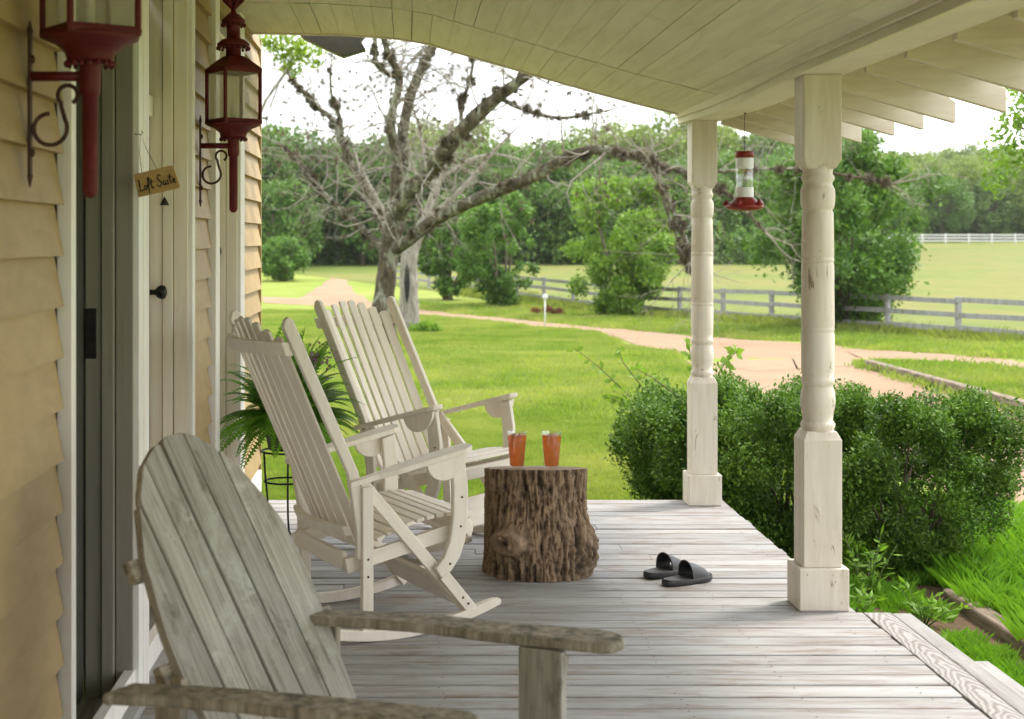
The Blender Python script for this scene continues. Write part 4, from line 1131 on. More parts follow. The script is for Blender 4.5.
sprig(sh, [(-.3,0,.85),(-.48,0,1.05),(-.66,0,1.22),(-.82,0,1.34)], 14, .06); sprig(sh, [(-.3,-.1,.8),(-.5,-.1,.98),(-.62,-.1,1.02)], 15, .06); sprig(sh, [(.05,.1,1.0),(.0,.1,1.25),(-.04,.1,1.42)], 5, .07); sprig(sh, [(.1,.1,1.0),(.22,.1,1.22),(.32,.05,1.34)], 6, .08)
shrub('evergreen shrub filling the gap between the two porch posts', (2.48, 9.75), .60, .62, 1.16, 52000, 2)
shrub('wide evergreen shrub in front of the gravel yard, clear of both posts', (3.12, 9.4), .70, .66, 1.12, 66000, 3)

# ================================================================== GRASS
M['grass'] = leafmat('grass_blade', (.135,.235,.03), (.265,.355,.07), .4, (1.2,1.25,.5), .6, .5, (.36,.39,.12))
M['grass_tall'] = leafmat('tall_grass_blade', (.085,.24,.015), (.20,.40,.04), .4, (1.2,1.3,.5), .5, 1.5, (.17,.32,.04))
def grass_patch(name, seed, nb, rad, h, w_, mat):
    rng = np.random.default_rng(seed)
    r_ = rad*np.sqrt(rng.random(nb)); a = rng.random(nb)*2*pi
    P = np.stack([r_*np.cos(a), r_*np.sin(a), np.zeros(nb)], 1)
    hh = h*rng.uniform(.5, 1.15, (nb,1)); d = rng.random(nb)*2*pi
    lean = rng.uniform(.1, .9, (nb,1))*hh
    dv = np.stack([np.cos(d), np.sin(d), np.zeros(nb)], 1); sv = np.stack([-np.sin(d), np.cos(d), np.zeros(nb)], 1)
    V = np.empty((nb,4,3))
    up = np.array([0,0,1.])
    V[:,0] = P - sv*w_; V[:,1] = P + sv*w_
    V[:,2] = P + up*hh*.62 + dv*lean*.35 + sv*w_*.7
    V[:,3] = P + up*hh + dv*lean
    o = quick_mesh(name, V.reshape(-1,3), 4, mat)
    COL.objects.unlink(o)
    return o
def scatter(name, patch, pts, rot, scl, kind='stuff', label=None):
    me = bpy.data.meshes.new(name); me.vertices.add(len(pts)); me.vertices.foreach_set('co', np.asarray(pts, dtype=np.float32).ravel())
    a = me.attributes.new('rotz', 'FLOAT_VECTOR', 'POINT'); a.data.foreach_set('vector', np.asarray(rot, dtype=np.float32).ravel())
    a = me.attributes.new('scl', 'FLOAT', 'POINT'); a.data.foreach_set('value', np.asarray(scl, dtype=np.float32))
    o = bpy.data.objects.new(name, me); COL.objects.link(o); tag(o, kind=kind)
    if label: o['label'] = label
    ng = bpy.data.node_groups.new(name, 'GeometryNodeTree')
    ng.interface.new_socket('Geometry', in_out='INPUT', socket_type='NodeSocketGeometry'); ng.interface.new_socket('Geometry', in_out='OUTPUT', socket_type='NodeSocketGeometry')
    gi = ng.nodes.new('NodeGroupInput'); go = ng.nodes.new('NodeGroupOutput')
    ip = ng.nodes.new('GeometryNodeInstanceOnPoints'); oi = ng.nodes.new('GeometryNodeObjectInfo'); oi.inputs['Object'].default_value = patch; oi.inputs['As Instance'].default_value = True
    r_ = ng.nodes.new('GeometryNodeInputNamedAttribute'); r_.data_type = 'FLOAT_VECTOR'; r_.inputs[0].default_value = 'rotz'
    s_ = ng.nodes.new('GeometryNodeInputNamedAttribute'); s_.data_type = 'FLOAT'; s_.inputs[0].default_value = 'scl'
    e2 = ng.nodes.new('FunctionNodeEulerToRotation')
    ng.links.new(gi.outputs[0], ip.inputs['Points']); ng.links.new(oi.outputs['Geometry'], ip.inputs['Instance'])
    ng.links.new(r_.outputs[0], e2.inputs[0]); ng.links.new(e2.outputs[0], ip.inputs['Rotation']); ng.links.new(s_.outputs[0], ip.inputs['Scale'])
    ng.links.new(ip.outputs[0], go.inputs[0])
    md = o.modifiers.new('scatter', 'NODES'); md.node_group = ng
    return o
def in_gravel(x, y):
    return (x > 4.35 and y < 26) 
rng = np.random.default_rng(3)
g_fine = grass_patch('grass_patch', 1, 90, .16, .055, .0026, M['grass'])
g_mid = grass_patch('grass_patch', 2, 110, .42, .085, .007, M['grass'])
g_tall = grass_patch('grass_patch', 4, 46, .10, .17, .0042, M['grass_tall'])
def lawn_pts(n, x0, x1, y0, y1, cond, seed, far=False):
    r_ = np.random.default_rng(seed); out_ = []
    X = r_.uniform(x0, x1, n); Yv = r_.uniform(y0, y1, n)
    for x, y in zip(X, Yv):
        if cond(x, y): out_.append((x, y, gz(y)))
    return out_
pp = lawn_pts(15000, -2.4, 4.4, 9.2, 17.5, lambda x, y: (y > 9.35 or x > 2.0) and -.13 < x/y < .30, 1)
rr_ = np.random.default_rng(1)
def rs(n, lo, hi):
    r0 = np.zeros((n,3)); r0[:,2] = rr_.uniform(0, 2*pi, n); r0[:,:2] = rr_.normal(0,.06,(n,2)); return r0, rr_.uniform(lo, hi, n)
r0, s0 = rs(len(pp), .7, 1.25)
scatter('lawn_grass', g_fine, pp, r0, s0, label='short green lawn grass in front of the porch')
lane_lo = [g2(*p) for p in ((262,303),(320,306),(385,311),(418,315.5),(480,321),(535,327),(585,331),(636,344),(672,361))]
lane_hi = [g2(*p) for p in ((260,297),(330,299),(380,303),(418,309),(480,316),(535,321),(577,326),(619,329),(688,336),(744,340),(836,345.5),(911,352),(1024,363.5),(1150,377))]
def ylim(tab, x):
    # lane edge depth for a sight direction x/Y
    ts = [(p[0]/p[1], p[1]) for p in tab]
    if x <= ts[0][0]: return ts[0][1]
    for (a, ya), (b_, yb) in zip(ts, ts[1:]):
        if x <= b_: return ya + (yb-ya)*(x-a)/(b_-a) if b_ > a else ya
    return ts[-1][1]
pp = lawn_pts(14000, -6, 5.5, 17, 62, lambda x, y: -.11 < x/y < .19 and y < ylim(lane_lo, x/y)-.5+.9*mn.noise(Vector((x*1.3, y*.6, 5))) and not in_gravel(x, y), 2)
r0, s0 = rs(len(pp), .6, 1.15)
scatter('lawn_grass', g_mid, pp, r0, s0, label='mown lawn stretching back to the gravel lane')
pp = lawn_pts(9000, -3, 18, 26, 66, lambda x, y: -.09 < x/y < .45 and y > ylim(lane_hi, x/y)+.4 and (Vector((x, y))-fA).cross(fd) > -1.0 if False else (-.09 < x/y < .45 and y > ylim(lane_hi, x/y)+.5+.9*mn.noise(Vector((x*1.3, y*.6, 9))) and (x-fA.x)*fd.y - (y-fA.y)*fd.x < .3), 5)
r0, s0 = rs(len(pp), .9, 2.0)
scatter('verge_grass', g_mid, pp, r0, s0, label='rough grass strip between the lane and the paddock fence')
pp = lawn_pts(2500, 7.5, 14, 14, 25.2, lambda x, y: x/y < .46 and y < 24.9-(x/y-.315)*16, 6)
r0, s0 = rs(len(pp), .8, 1.5)
scatter('island_grass', g_mid, pp, r0, s0, label='grass island behind the timber edging across the yard')
pp = lawn_pts(5200, 1.95, 4.4, 5.5, 11.2, lambda x, y: x > 2.0 + (0.48 if y < 6.35 else 0) and x/y > .2 and mn.noise(Vector((x*1.7, y*1.7, 0))) > -.28 and not (2.95 < x < 3.2 and y < 9.0) and (x-3.79)**2+(y-9.7)**2 > .05, 7)
r0, s0 = rs(len(pp), .35, 1.0)
s0 = [s*(1.15 if p[0] > 3.2 else .55) for s, p in zip(s0, pp)]
scatter('tall_grass', g_tall, pp, r0, s0, label='bright unmown grass beside the porch step')
M['mulch'] = ground_mat('leaf_mulch', [(.3, (.09,.06,.035)), (.7, (.19,.13,.08))], [(.3, (.07,.045,.03)), (.7, (.24,.17,.10))], 2, 30, 60, .8)
b = MB()
def patch_ring(cx, cy, rx, ry, h, n=28):
    vs = [(cx, cy, gz(cy)+h)]
    for ring, hh in ((.5, h*.75), (1.0, .004)):
        for k in range(n):
            a = 2*pi*k/n; q_ = ring*(1+.22*mn.noise(Vector((math.cos(a)*1.5+cx, math.sin(a)*1.5+cy, 0)))); vs.append((cx+rx*q_*math.cos(a), cy+ry*q_*math.sin(a), gz(cy)+hh))
    fs = [(0, 1+k, 1+(k+1)%n) for k in range(n)] + [(1+k, 1+n+k, 1+n+(k+1)%n, 1+(k+1)%n) for k in range(n)]
    b.add(vs, fs, True)
patch_ring(2.75, 8.3, .6, 1.3, .02); 
tag(b.build('mulch_bed', M['mulch']), kind='structure')
b = MB(); patch_ring(3.79, 9.7, .2, .25, .09)
tag(b.build('ant_mound', M['mulch']), 'small bare brown soil mound in the tall grass', 'soil mound')
pts_ = []
for k in range(1300):
    t_ = rr_.uniform(-6, 40); p_ = fence_pt(t_) + Vector((-fd.y, fd.x))*rr_.normal(0,.45)
    if mn.noise(Vector((t_*.35, 3, 0))) > -.15: pts_.append((p_.x, p_.y, gz(p_.y)))
r0, s0 = rs(len(pts_), .9, 2.4)
M['weedgrass'] = leafmat('dry_weed_blade', (.15,.24,.04), (.32,.36,.10), .4, (1.2,1.15,.6), .7, .5)
g_dry = grass_patch('grass_patch', 6, 50, .3, .16, .009, M['weedgrass'])
scatter('fence_weeds', g_dry, pts_, r0, s0, label='rough pale weeds growing along the paddock fence')
# leafy weeds beside the step
M['weed'] = leafmat('weed_leaf', (.10,.22,.02), (.22,.36,.05), .4, big=5)
wl = ['leafy green weed right behind the near porch post base', 'leafy green weed at the foot of the wide shrub', 'bright green weed in the bare mulch by the timber end', 'small weed against the corner of the porch step']
for k, (x, y, h) in enumerate(((2.28,7.75,.34),(2.62,8.55,.38),(2.75,8.0,.22),(2.45,7.0,.2))):
    t = thing('weed', wl[k], 'weed', (x, y, -.5), 0, 'weeds beside the porch step')
    rl = random.Random(k); b = MB(); fv = []
    for j in range(9):
        q1 = Vector((rl.gauss(0,.09), rl.gauss(0,.09), h*rl.uniform(.6,1.1))); b.tube([(0,0,0), q1*.5+Vector((0,0,.03)), q1], [.004,.003,.0015], 4)
        for i in range(12):
            c_ = q1*rl.uniform(.3,1.0); d_ = Vector((rl.gauss(0,1), rl.gauss(0,1), rl.gauss(.5,.4))).normalized()*.08*rl.uniform(.6,1.2); e_ = d_.cross(Vector((rl.gauss(0,.4),rl.gauss(0,.4),1))).normalized()*.011
            fv += [c_, c_+d_*.5+e_, c_+d_, c_+d_*.5-e_]
    b.build('stalks', M['fern_stem'], t); quick_mesh('leaves', np.array([tuple(p) for p in fv]), 4, M['weed'], t)
# landscape timbers
b = MB(); b.box(3.06,3.17,5.2,8.6,-.52,-.415); tag(b.build('edging_timber', M['timber'], None, .02, 3), 'old grey timber lying along the grass beside the porch step', 'timber', 'landscape timbers')
b = MB(); b.box(7.32,7.46,16.5,24.1,-.52,-.36); tag(b.build('edging_timber', M['timber'], None, .02, 3), 'long timber edging the grass island across the gravel yard', 'timber', 'landscape timbers')

# ================================================================== FENCES
M['white_paint'] = plain('white_paint', (.72,.72,.70), .6, 0, .08)
M['fence'] = wood('fence_paint', [(.3, (0.194,0.191,0.180)), (.5, (0.302,0.299,0.288)), (.7, (0.396,0.396,0.389))], (1.2,14,14), 1.6, .8, (.20,.19,.16), (.52,.68), 1.2, (.8,3,3), bstr=.2)
fn = thing('paddock_fence', 'weathered white three rail board fence between the lane and the hay field', 'fence')
ang = math.atan2(fd.y, fd.x)
t_ = -9.0
pts = []
while t_ < 52: pts.append(t_); t_ += 3.05
for t_ in pts:
    p = fence_pt(t_); b = MB(); b.box(-.065,.065,-.065,.065,-.1,1.2)
    o = b.build('fence_post', M['fence'], fn, .008); o.location = (p.x, p.y, gz(p.y)); o.rotation_euler = (0,0,ang)
rl = random.Random(8)
for ta, tb in zip(pts, pts[1:]):
    a, c_ = fence_pt(ta), fence_pt(tb)
    off = Vector((-fd.y, fd.x))*.085
    for h in (1.1, .72, .34):
        q0 = Vector((a.x+off.x, a.y+off.y, gz(a.y)+h+rl.uniform(-.03,.03))); q1 = Vector((c_.x+off.x, c_.y+off.y, gz(c_.y)+h+rl.uniform(-.03,.03)))
        m_, L_ = frame(q0, q1, (0,0,1)); b = MB(); b.box(-.07,.07,-.014,.014,.01,L_-.01)
        b.build('fence_rail', M['fence'], fn, 0, 2, m_)
ff = thing('far_fence', 'pale rail fence at the far side of the hay field below the woods', 'fence')
b = MB()
for k in range(28):
    x = 55+k*3.2; b.box(x-.08,x+.08,206.9,207.1,gz(207)-.1,gz(207)+1.35)
b.build('fence_posts', M['white_paint'], ff); ff.children[0]['kind'] = 'stuff'
b = MB()
for h in (1.15,.75,.35): b.box(55,142,206.8,206.88,gz(207)+h-.09,gz(207)+h+.09)
b.build('rails', M['white_paint'], ff)
# stake with a round top and a low planting box near the lane
q = onground(545, 329)
sk = thing('marker_stake', 'thin white stake with a round top at the edge of the lane', 'stake', q)
b = MB(); b.tube([(0,0,-.05),(0,0,.95)], .022, 8); b.build('stem', M['white_paint'], sk)
b = MB(); b.lathe([(0,-.02),(.085,-.02),(.09,0),(.085,.02),(0,.02)], 20, M=Matrix.Translation((0,-.02,1.02)) @ Matrix.Rotation(pi/2,4,'X')); b.build('disc', M['white_paint'], sk)
q = onground(546, 317)
pb = thing('planting_box', 'low brown planting box with reddish flowers behind the white stake', 'planter', q)
b = MB(); b.box(-.85,.85,-.4,.4,-.1,.12); b.build('box', M['timber'], pb, .02)
P_, d_ = blob_points(np.random.default_rng(4), [((-.4,0,.2),.22),((.1,0,.22),.24),((.5,0,.18),.2)], 500, .2)
M['redflower'] = leafmat('red_flower', (.16,.05,.03), (.30,.12,.06), .3, (1,.8,.7))
quick_mesh('blossoms', leaf_quads(np.random.default_rng(5), P_, .12, .08), 4, M['redflower'], pb)

# ================================================================== TREES
M['treebark'] = wood('lichen_bark', [(.3, (0.026,0.020,0.013)), (.5, (0.066,0.052,0.032)), (.7, (0.131,0.110,0.069))], (3,3,1.5), 2.5, .9, (.25,.25,.19), (.51,.60), 1.6, (1.5,1.5,1), bstr=.8)
M['palebark'] = wood('pale_bark', [(.3, (.15,.125,.10)), (.5, (.29,.26,.22)), (.7, (.42,.39,.35))], (5,5,1.5), 2.5, .9, (.14,.12,.09), (.55,.65), 1.6, (1.5,1.5,1), bstr=.8)
M['moss'] = leafmat('ball_moss', (.07,.055,.035), (.17,.14,.085), .15, (1,.95,.8), .8)
M['bud'] = leafmat('new_leaf', (.22,.32,.04), (.38,.50,.08), .45)
def smooth_path(pts, sub=5):
    out_ = []
    P = [Vector(p) for p in pts]
    for i in range(len(P)-1):
        p0, p1, p2, p3 = P[max(i-1,0)], P[i], P[i+1], P[min(i+2,len(P)-1)]
        for k in range(sub):
            t = k/sub
            out_.append(.5*((2*p1) + (p2-p0)*t + (2*p0-5*p1+4*p2-p3)*t*t + (3*p1-p0-3*p2+p3)*t**3))
    out_.append(P[-1]); return out_
def grow(b, rl, p, d, length, rad, depth, tips, curl=.35, droop=0.0):
    n = 6; pts = [p.copy()]; rads = [rad]
    q = p.copy(); dd = d.normalized()
    for k in range(n):
        dd = (dd + Vector((rl.gauss(0,curl), rl.gauss(0,curl), rl.gauss(0,curl)-droop))*.55).normalized()
        q = q + dd*(length/n); pts.append(q.copy()); rads.append(rad*(1-.75*(k+1)/n))
        if depth > 0 and k >= 1 and rl.random() < .8:
            side = (dd + Vector((rl.gauss(0,.8), rl.gauss(0,.8), rl.gauss(.1,.7)))).normalized()
            grow(b, rl, q, side, length*rl.uniform(.4,.7), rads[-1]*.62, depth-1, tips, curl, droop)
    b.tube(pts, rads, 5 if rad < .05 else 7, cap=False)
    tips.append((q, dd))
TY = 38.0
def tp(x, y, dy=0): return at(x, y, TY+dy)
tree = thing('bare_tree', 'large mossy bare tree with dark trunk and wide crooked limbs on the lawn', 'tree', (at(386,330,TY).x, TY, gz(TY)))
o0 = Vector(tree.location)
tb_ = MB(); lim = MB(); tw = MB(); mossv = []; rl = random.Random(17); tips = []
base = Vector((tp(384,300).x, TY, gz(TY)-.1))
px = TY/1500
def limb(mb, pts, wpx, sub=5, n=10):
    P = smooth_path(pts, sub); W_ = []
    for i in range(len(P)):
        f = i/(len(P)-1)*(len(wpx)-1); k = min(int(f), len(wpx)-2); W_.append((wpx[k]+(wpx[k+1]-wpx[k])*(f-k))*px*.385*(1+rl.uniform(-.06,.06)))
    mb.tube([p - o0 for p in P], W_, n, cap=True)
    return P, W_
trunk_pts = [base, tp(383,312), tp(386,280), tp(390,250), tp(395,225), tp(397,208)]
limb(tb_, trunk_pts, [40,30,26,25,24,23], 5, 14)
LIMBS = [
 ([tp(393,224), tp(397,198), tp(398,170), tp(400,150), tp(404,125), tp(411,95), tp(422,68), tp(434,44), tp(447,18), tp(455,-20)], [20,19,17,15,14,13,13,12,10,8]),
 ([tp(399,160), tp(393,140,-.5), tp(391,118,-.8), tp(397,95,-1), tp(399,75,-1.2), tp(390,58,-1.4), tp(384,40,-1.5), tp(376,10,-1.6)], [13,12,11,11,10,8,7,5]),
 ([tp(399,78,-1.2), tp(385,72,-1.3), tp(376,62,-1.4), tp(375,42,-1.6), tp(372,15,-1.8)], [8,7,7,6,4]),
 ([tp(398,215), tp(409,195,-1), tp(424,178,-2), tp(442,155,-3), tp(461,132,-3.6), tp(486,107,-4), tp(510,88,-4.4), tp(535,70,-5), tp(560,60,-5.4), tp(590,58,-6)], [22,21,20,20,19,17,14,11,8,5]),
 ([tp(394,250), tp(408,241,-1), tp(430,223,-2), tp(462,206,-3), tp(500,190,-4), tp(530,178,-4.6), tp(562,160,-5), tp(590,150,-5.2), tp(620,152,-5.6), tp(650,162,-6), tp(690,172,-6.3), tp(740,170,-6.6), tp(800,168,-6.8)], [17,16,15,15,15,14,13,11,8,6,4.5,3,2]),
 ([tp(390,240), tp(378,215,1), tp(366,190,1.6), tp(352,165,2), tp(342,140,2.3), tp(331,118,2.6), tp(318,108,3), tp(301,90,3.4), tp(285,70,3.8)], [14,13,12,11,10,8,7,5,4]),
 ([tp(383,248), tp(366,232,1), tp(345,212,1.5), tp(325,195,2), tp(305,170,2.4), tp(288,150,2.6), tp(270,140,2.8)], [10,9,8,7,6,5,3]),
 ([tp(342,140,2.3), tp(340,118,2.2), tp(332,98,2.0), tp(330,70,1.8)], [6,5,4,3]),
 ([tp(640,158,-5.8), tp(662,185,-6), tp(675,215,-6.2), tp(686,245,-6.3), tp(690,262,-6.3)], [7,6,5,4,3]),
 ([tp(655,165,-6), tp(665,205,-5.5), tp(678,240,-5.4), tp(690,270,-5.4)], [4,4,3,2]),
 ([tp(690,172,-6.3), tp(720,188,-6.5), tp(745,210,-6.8), tp(765,232,-7)], [5,4,3,2]),
 ([tp(800,168,-6.8), tp(850,176,-7), tp(890,184,-7)], [4,3,2]),
 ([tp(461,132,-3.6), tp(462,105,-3.4), tp(470,80,-3.2), tp(475,50,-3.1)], [6,5,4,3]),
 ([tp(500,98,-4.2), tp(525,110,-4.6), tp(560,118,-5), tp(600,112,-5.4)], [6,5,4,2]),
]
paths = []
for pts, wp in LIMBS:
    P, W_ = limb(lim, pts, wp); paths.append((P, W_))
for P, W_ in paths:
    for i in range(3, len(P)):
        for _q in range(2 if rl.random() < .30 else 1 if rl.random() < .35 else 0):
            d = Vector((rl.gauss(0,1), rl.gauss(0,.7), rl.gauss(.35,.8)))
            grow(tw, rl, P[i]-o0, d, rl.uniform(.8,2.3), min(W_[i]*.30, .026), 2, tips, .4)
        if rl.random() < .62:                         # ball moss tufts along the limbs
            c_ = P[i] - o0 + Vector((rl.gauss(0,1), rl.gauss(0,1), rl.gauss(.2,1))).normalized()*W_[i]
            s_ = rl.uniform(.05,.17)
            for k in range(int(110+s_*700)):
                d = Vector((rl.gauss(0,1), rl.gauss(0,1), rl.gauss(0,1))).normalized(); e = d.orthogonal().normalized()*.013
                a = c_ + d*s_*rl.uniform(.1,.6); z = c_ + d*s_*rl.uniform(.75,1.15)
                mossv += [a-e, a+e, z+e*.4, z-e*.4]
tips_end = [(P[-1]-o0, P[-1]-P[-2]) for P, W_ in paths]
for p_, d_ in tips_end:
    for k in range(3): grow(tw, rl, p_, d_.normalized()+Vector((rl.gauss(0,.4), rl.gauss(0,.4), rl.gauss(0,.4))), rl.uniform(.8,1.8), .016, 2, tips, .4)
tb_.build('trunk', M['treebark'], tree); lim.build('limbs', M['treebark'], tree); tw.build('twigs', M['palebark'], tree)
for (p_, d_) in tips:
    if p_.x + o0.x < 4.5 and rl.random() < .12:
        s_ = rl.uniform(.03,.075)
        for k in range(26):
            d = Vector((rl.gauss(0,1), rl.gauss(0,1), rl.gauss(0,1))).normalized(); e = d.orthogonal().normalized()*.012
            a = p_ + d*s_*.2; z = p_ + d*s_*rl.uniform(.8,1.5); mossv += [a-e, a+e, z+e*.4, z-e*.4]
quick_mesh('ball_moss', np.array([tuple(p) for p in mossv]), 4, M['moss'], tree)
lv = blob_points(np.random.default_rng(9), [(tuple(tp(x, y, 1)-o0), r_) for x, y, r_ in ((278,48,.4),(292,44,.5),(306,52,.45),(322,46,.3),(290,62,.35),(296,72,.2),(268,42,.4),(316,62,.2))], 900, .1)[0]
quick_mesh('new_leaves', leaf_quads(np.random.default_rng(10), lv, .15, .075), 4, M['bud'], tree)
b = MB(); grow(b, rl, tp(270,108,1)-o0, Vector((.3,0,.8)), 2.0, .03, 1, [], .3); b.tube([tp(x,y,1)-o0 for x, y in ((255,125),(266,100),(280,80),(290,64),(296,50))], [.05,.045,.04,.03,.015], 6); b.build('leafy_branch', M['palebark'], tree)
# second, pale trunk behind
TY2 = 45.0
def t2(x, y, dy=0): return at(x, y, TY2+dy)
tr2 = thing('pale_tree', 'bare tree with pale hollow trunk standing just behind the mossy one', 'tree', (at(408,330,TY2).x, TY2, gz(TY2)))
o0 = Vector(tr2.location); px = TY2/1500
b = MB(); limb(b, [Vector((t2(408,330).x, TY2, gz(TY2)-.1)), t2(409,318), t2(409,290), t2(409,260), t2(415,240), t2(424,222), t2(436,190), t2(445,160), t2(452,120)], [33,28,25,23,20,15,11,8,5], 5, 12); b.build('trunk', M['palebark'], tr2)
b = MB(); b.lathe([(0,-.62),(.06,-.4),(.085,0),(.06,.4),(0,.6)], 10, M=Matrix.Translation(t2(407,283,-.36)-o0) @ Matrix.Scale(.45,4,(0,1,0))); b.build('hollow', M['dark'], tr2)
b = MB(); 
for pts, wp in (([t2(424,222), t2(445,205), t2(470,180), t2(495,150), t2(520,125)], [10,8,6,4,2]), ([t2(409,262), t2(398,235), t2(380,205), t2(362,170), t2(350,140)], [10,8,6,4,2]), ([t2(436,190), t2(425,160), t2(420,130), t2(410,100)], [7,5,4,2]), ([t2(440,180), t2(470,160), t2(500,155), t2(535,165)], [6,5,3,2])):
    P, W_ = limb(b, pts, wp)
    for i in range(3, len(P), 2): grow(b, rl, P[i]-o0, Vector((rl.gauss(0,1), rl.gauss(0,.6), rl.gauss(.4,.7))), rl.uniform(.8,1.8), min(W_[i]*.4, .03), 2, [], .35)
b.build('limbs', M['palebark'], tr2)
rngb = np.random.default_rng(2)
b_, d_ = blob_points(rngb, [((.55,-.5,.12),.3),((.25,-.6,.1),.28),((.8,-.4,.1),.25)], 500, .1)
tf = thing('weed_clump', 'bright green weeds growing at the foot of the pale trunk', 'weed', o0)
quick_mesh('leaves', leaf_quads(rngb, b_, .2, .05, np.tile(np.array([[0,0,1.5]]),(500,1))), 4, M['weed'], tf)

# leafy trees and multi-stem bushes
LM = {'mid': leafmat('bush_leaf', (.06,.145,.03), (.17,.29,.06), .3, big=.8),
      'bright': leafmat('bright_bush_leaf', (.11,.23,.025), (.27,.40,.07), .35, big=.8),
      'dark': leafmat('dark_wood_leaf', (.06,.14,.032), (.16,.26,.06), .25, big=.25),
      'olive': leafmat('olive_wood_leaf', (.13,.20,.045), (.26,.33,.085), .25, big=.25),
      'grey': leafmat('greygreen_wood_leaf', (.09,.165,.05), (.20,.29,.09), .25, big=.25)}
def make_bush(label, loc, wd, h, mat, n, seed, leaf, spread=.9, trunk_h=.12, group='young trees beyond the lane'):
    rng = np.random.default_rng(seed); rl = random.Random(seed)
    t = thing('young_tree', label, 'tree', loc, 0, group)
    blobs = []
    for k in range(90):
        a = rl.uniform(0, 2*pi); f = rl.random()
        z = h*(.06 + .86*f); env = max(.05, 1-abs((f-.50)/.62)**2.1)**.65*(.55+.45*min(1, f/.3))
        r_ = wd*.5*env*rl.uniform(.3, .98)
        blobs.append(((r_*math.cos(a), r_*math.sin(a), z), wd*rl.uniform(.06,.13)))
    P, d = blob_points(rng, blobs, n, .15)
    sp_ = rng.integers(0, len(P), int(n*.06)); P[sp_] += rng.normal(0, wd*.06, (len(sp_),3))
    P[:,2] = np.maximum(P[:,2], .15)
    quick_mesh('crown', leaf_quads(rng, P, leaf, leaf*.5, None, .5), 4, mat, t)
    b = MB()
    for k in range(9):
        a = rl.uniform(0, 2*pi); bl = Vector(rl.choice(blobs)[0]); q0 = Vector((.22*math.cos(a), .22*math.sin(a), -.05))
        b.tube([q0, q0.lerp(bl,.45)+Vector((0,0,.25)), bl], [.06,.045,.015], 6)
    b.build('stems', M['twig'], t)
    return t
q = onground(848, 332)
make_bush('tallest of the young leafy trees, dark green, standing before the paddock fence', q, 5.9, 6.4, LM['mid'], 28000, 31, .19)
q = onground(620, 318)
make_bush('bright yellow-green young tree with red-brown weeds at its foot', q, 4.7, 5.4, LM['bright'], 21000, 32, .19)
q = onground(500, 308)
make_bush('airy dark bush on several stems at the bend of the lane', q, 3.7, 5.1, LM['mid'], 11000, 33, .20)
q = onground(448, 300)
make_bush('dense dark bush seen between the bare tree and the airy bush', q, 3.0, 5.2, LM['mid'], 10000, 34, .22)
q = onground(283, 281)
make_bush('low round bush beside the lane entrance', q, 3.4, 2.6, LM['mid'], 5000, 35, .27)

def make_wood_tree(h, wd, mat, n, seed, leaf=.42):
    rng = np.random.default_rng(seed); rl = random.Random(seed)
    t = thing('woodland_tree', '', 'tree')
    blobs = []
    for k in range(62):
        a = rl.uniform(0, 2*pi); e = rl.uniform(-1.15, 1.45); rad = rl.uniform(.5, 1.0)
        blobs.append((((wd*.5)*rad*math.cos(a)*math.cos(e)**.6, (wd*.5)*rad*math.sin(a)*math.cos(e)**.6, h*.5 + h*.44*rad*math.sin(e)), wd*rl.uniform(.08,.17)))
    P, d = blob_points(rng, blobs, n, .45)
    P[:,2] = np.maximum(P[:,2], h*.06)
    quick_mesh('crown', leaf_quads(rng, P, leaf, leaf*.6, unit(P-np.array([0,0,h*.4])), .3, .7), 4, mat, t)
    b = MB(); b.tube([(0,0,-.3),(.1,0,h*.3),(0,.1,h*.62)], [h*.022,h*.017,h*.008], 7)
    for k in range(6):
        bl = Vector(blobs[k][0]); b.tube([(0,0,h*.3), bl*.5+Vector((0,0,h*.22)), bl], [h*.011,h*.008,h*.003], 5)
    b.build('trunk', M['twig'], t)
    return t
protos = [make_wood_tree(11, 9, LM['dark'], 9000, 41), make_wood_tree(12.5, 11, LM['olive'], 9000, 42), make_wood_tree(10, 8, LM['grey'], 8000, 43), make_wood_tree(9, 8.5, LM['dark'], 8000, 44), make_wood_tree(11.5, 10, LM['olive'], 9000, 45)]
used = set()
WT = []        # (px of trunk, Y, scale, proto)
rl = random.Random(77)
for x, Y, s, k in ((250,112,.95,0),(272,106,.78,3),(300,118,1.0,0),(335,128,1.05,3),(362,116,.9,0),(392,122,1.0,3),(425,118,.88,0),(455,126,.95,2),(478,120,.85,0),(505,118,.80,2),(535,124,.95,0),(560,118,.82,3),(590,122,.78,2),(618,126,.9,0),(645,120,.8,3),(668,128,.86,2),(695,122,.85,0),(722,130,.9,3),(745,126,.85,0),(775,132,.95,3),(805,140,.95,0),(835,150,1.0,3),(868,160,.95,0),
                (895,215,.95,3),(918,222,1.05,1),(942,214,.95,0),(965,226,1.1,1),(990,216,.92,2),(1012,224,1.0,0),(1040,218,1.0,1),(1065,222,.9,3),
                (880,250,1.15,1),(905,258,1.2,4),(935,252,1.2,2),(962,262,1.15,4),(1000,255,1.15,1),(1035,260,1.1,4)): WT.append((x, Y, s, k))
for x, Y, s, k in ((225,114,.95,0),(196,120,1.0,3),(165,116,.92,0),(134,124,1.0,3),(100,120,.95,0)): WT.append((x, Y, s, k))
for k in range(5): WT.append((90 + k*32, rl.uniform(150,185), rl.uniform(1.0,1.3), rl.choice((1,2,4))))
for k in range(25): WT.append((245 + k*24 + rl.uniform(-8,8), rl.uniform(150,185), rl.uniform(.95,1.3), rl.choice((1,2,4,1,0))))
for k in range(34): WT.append((240 + k*25 + rl.uniform(-8,8), rl.uniform(290,330), rl.uniform(1.0,1.25), rl.choice((1,4,1,2))))
for k in range(30): WT.append((400 + k*22 + rl.uniform(-8,8), rl.uniform(385,420), rl.uniform(1.0,1.25), rl.choice((1,4,2))))
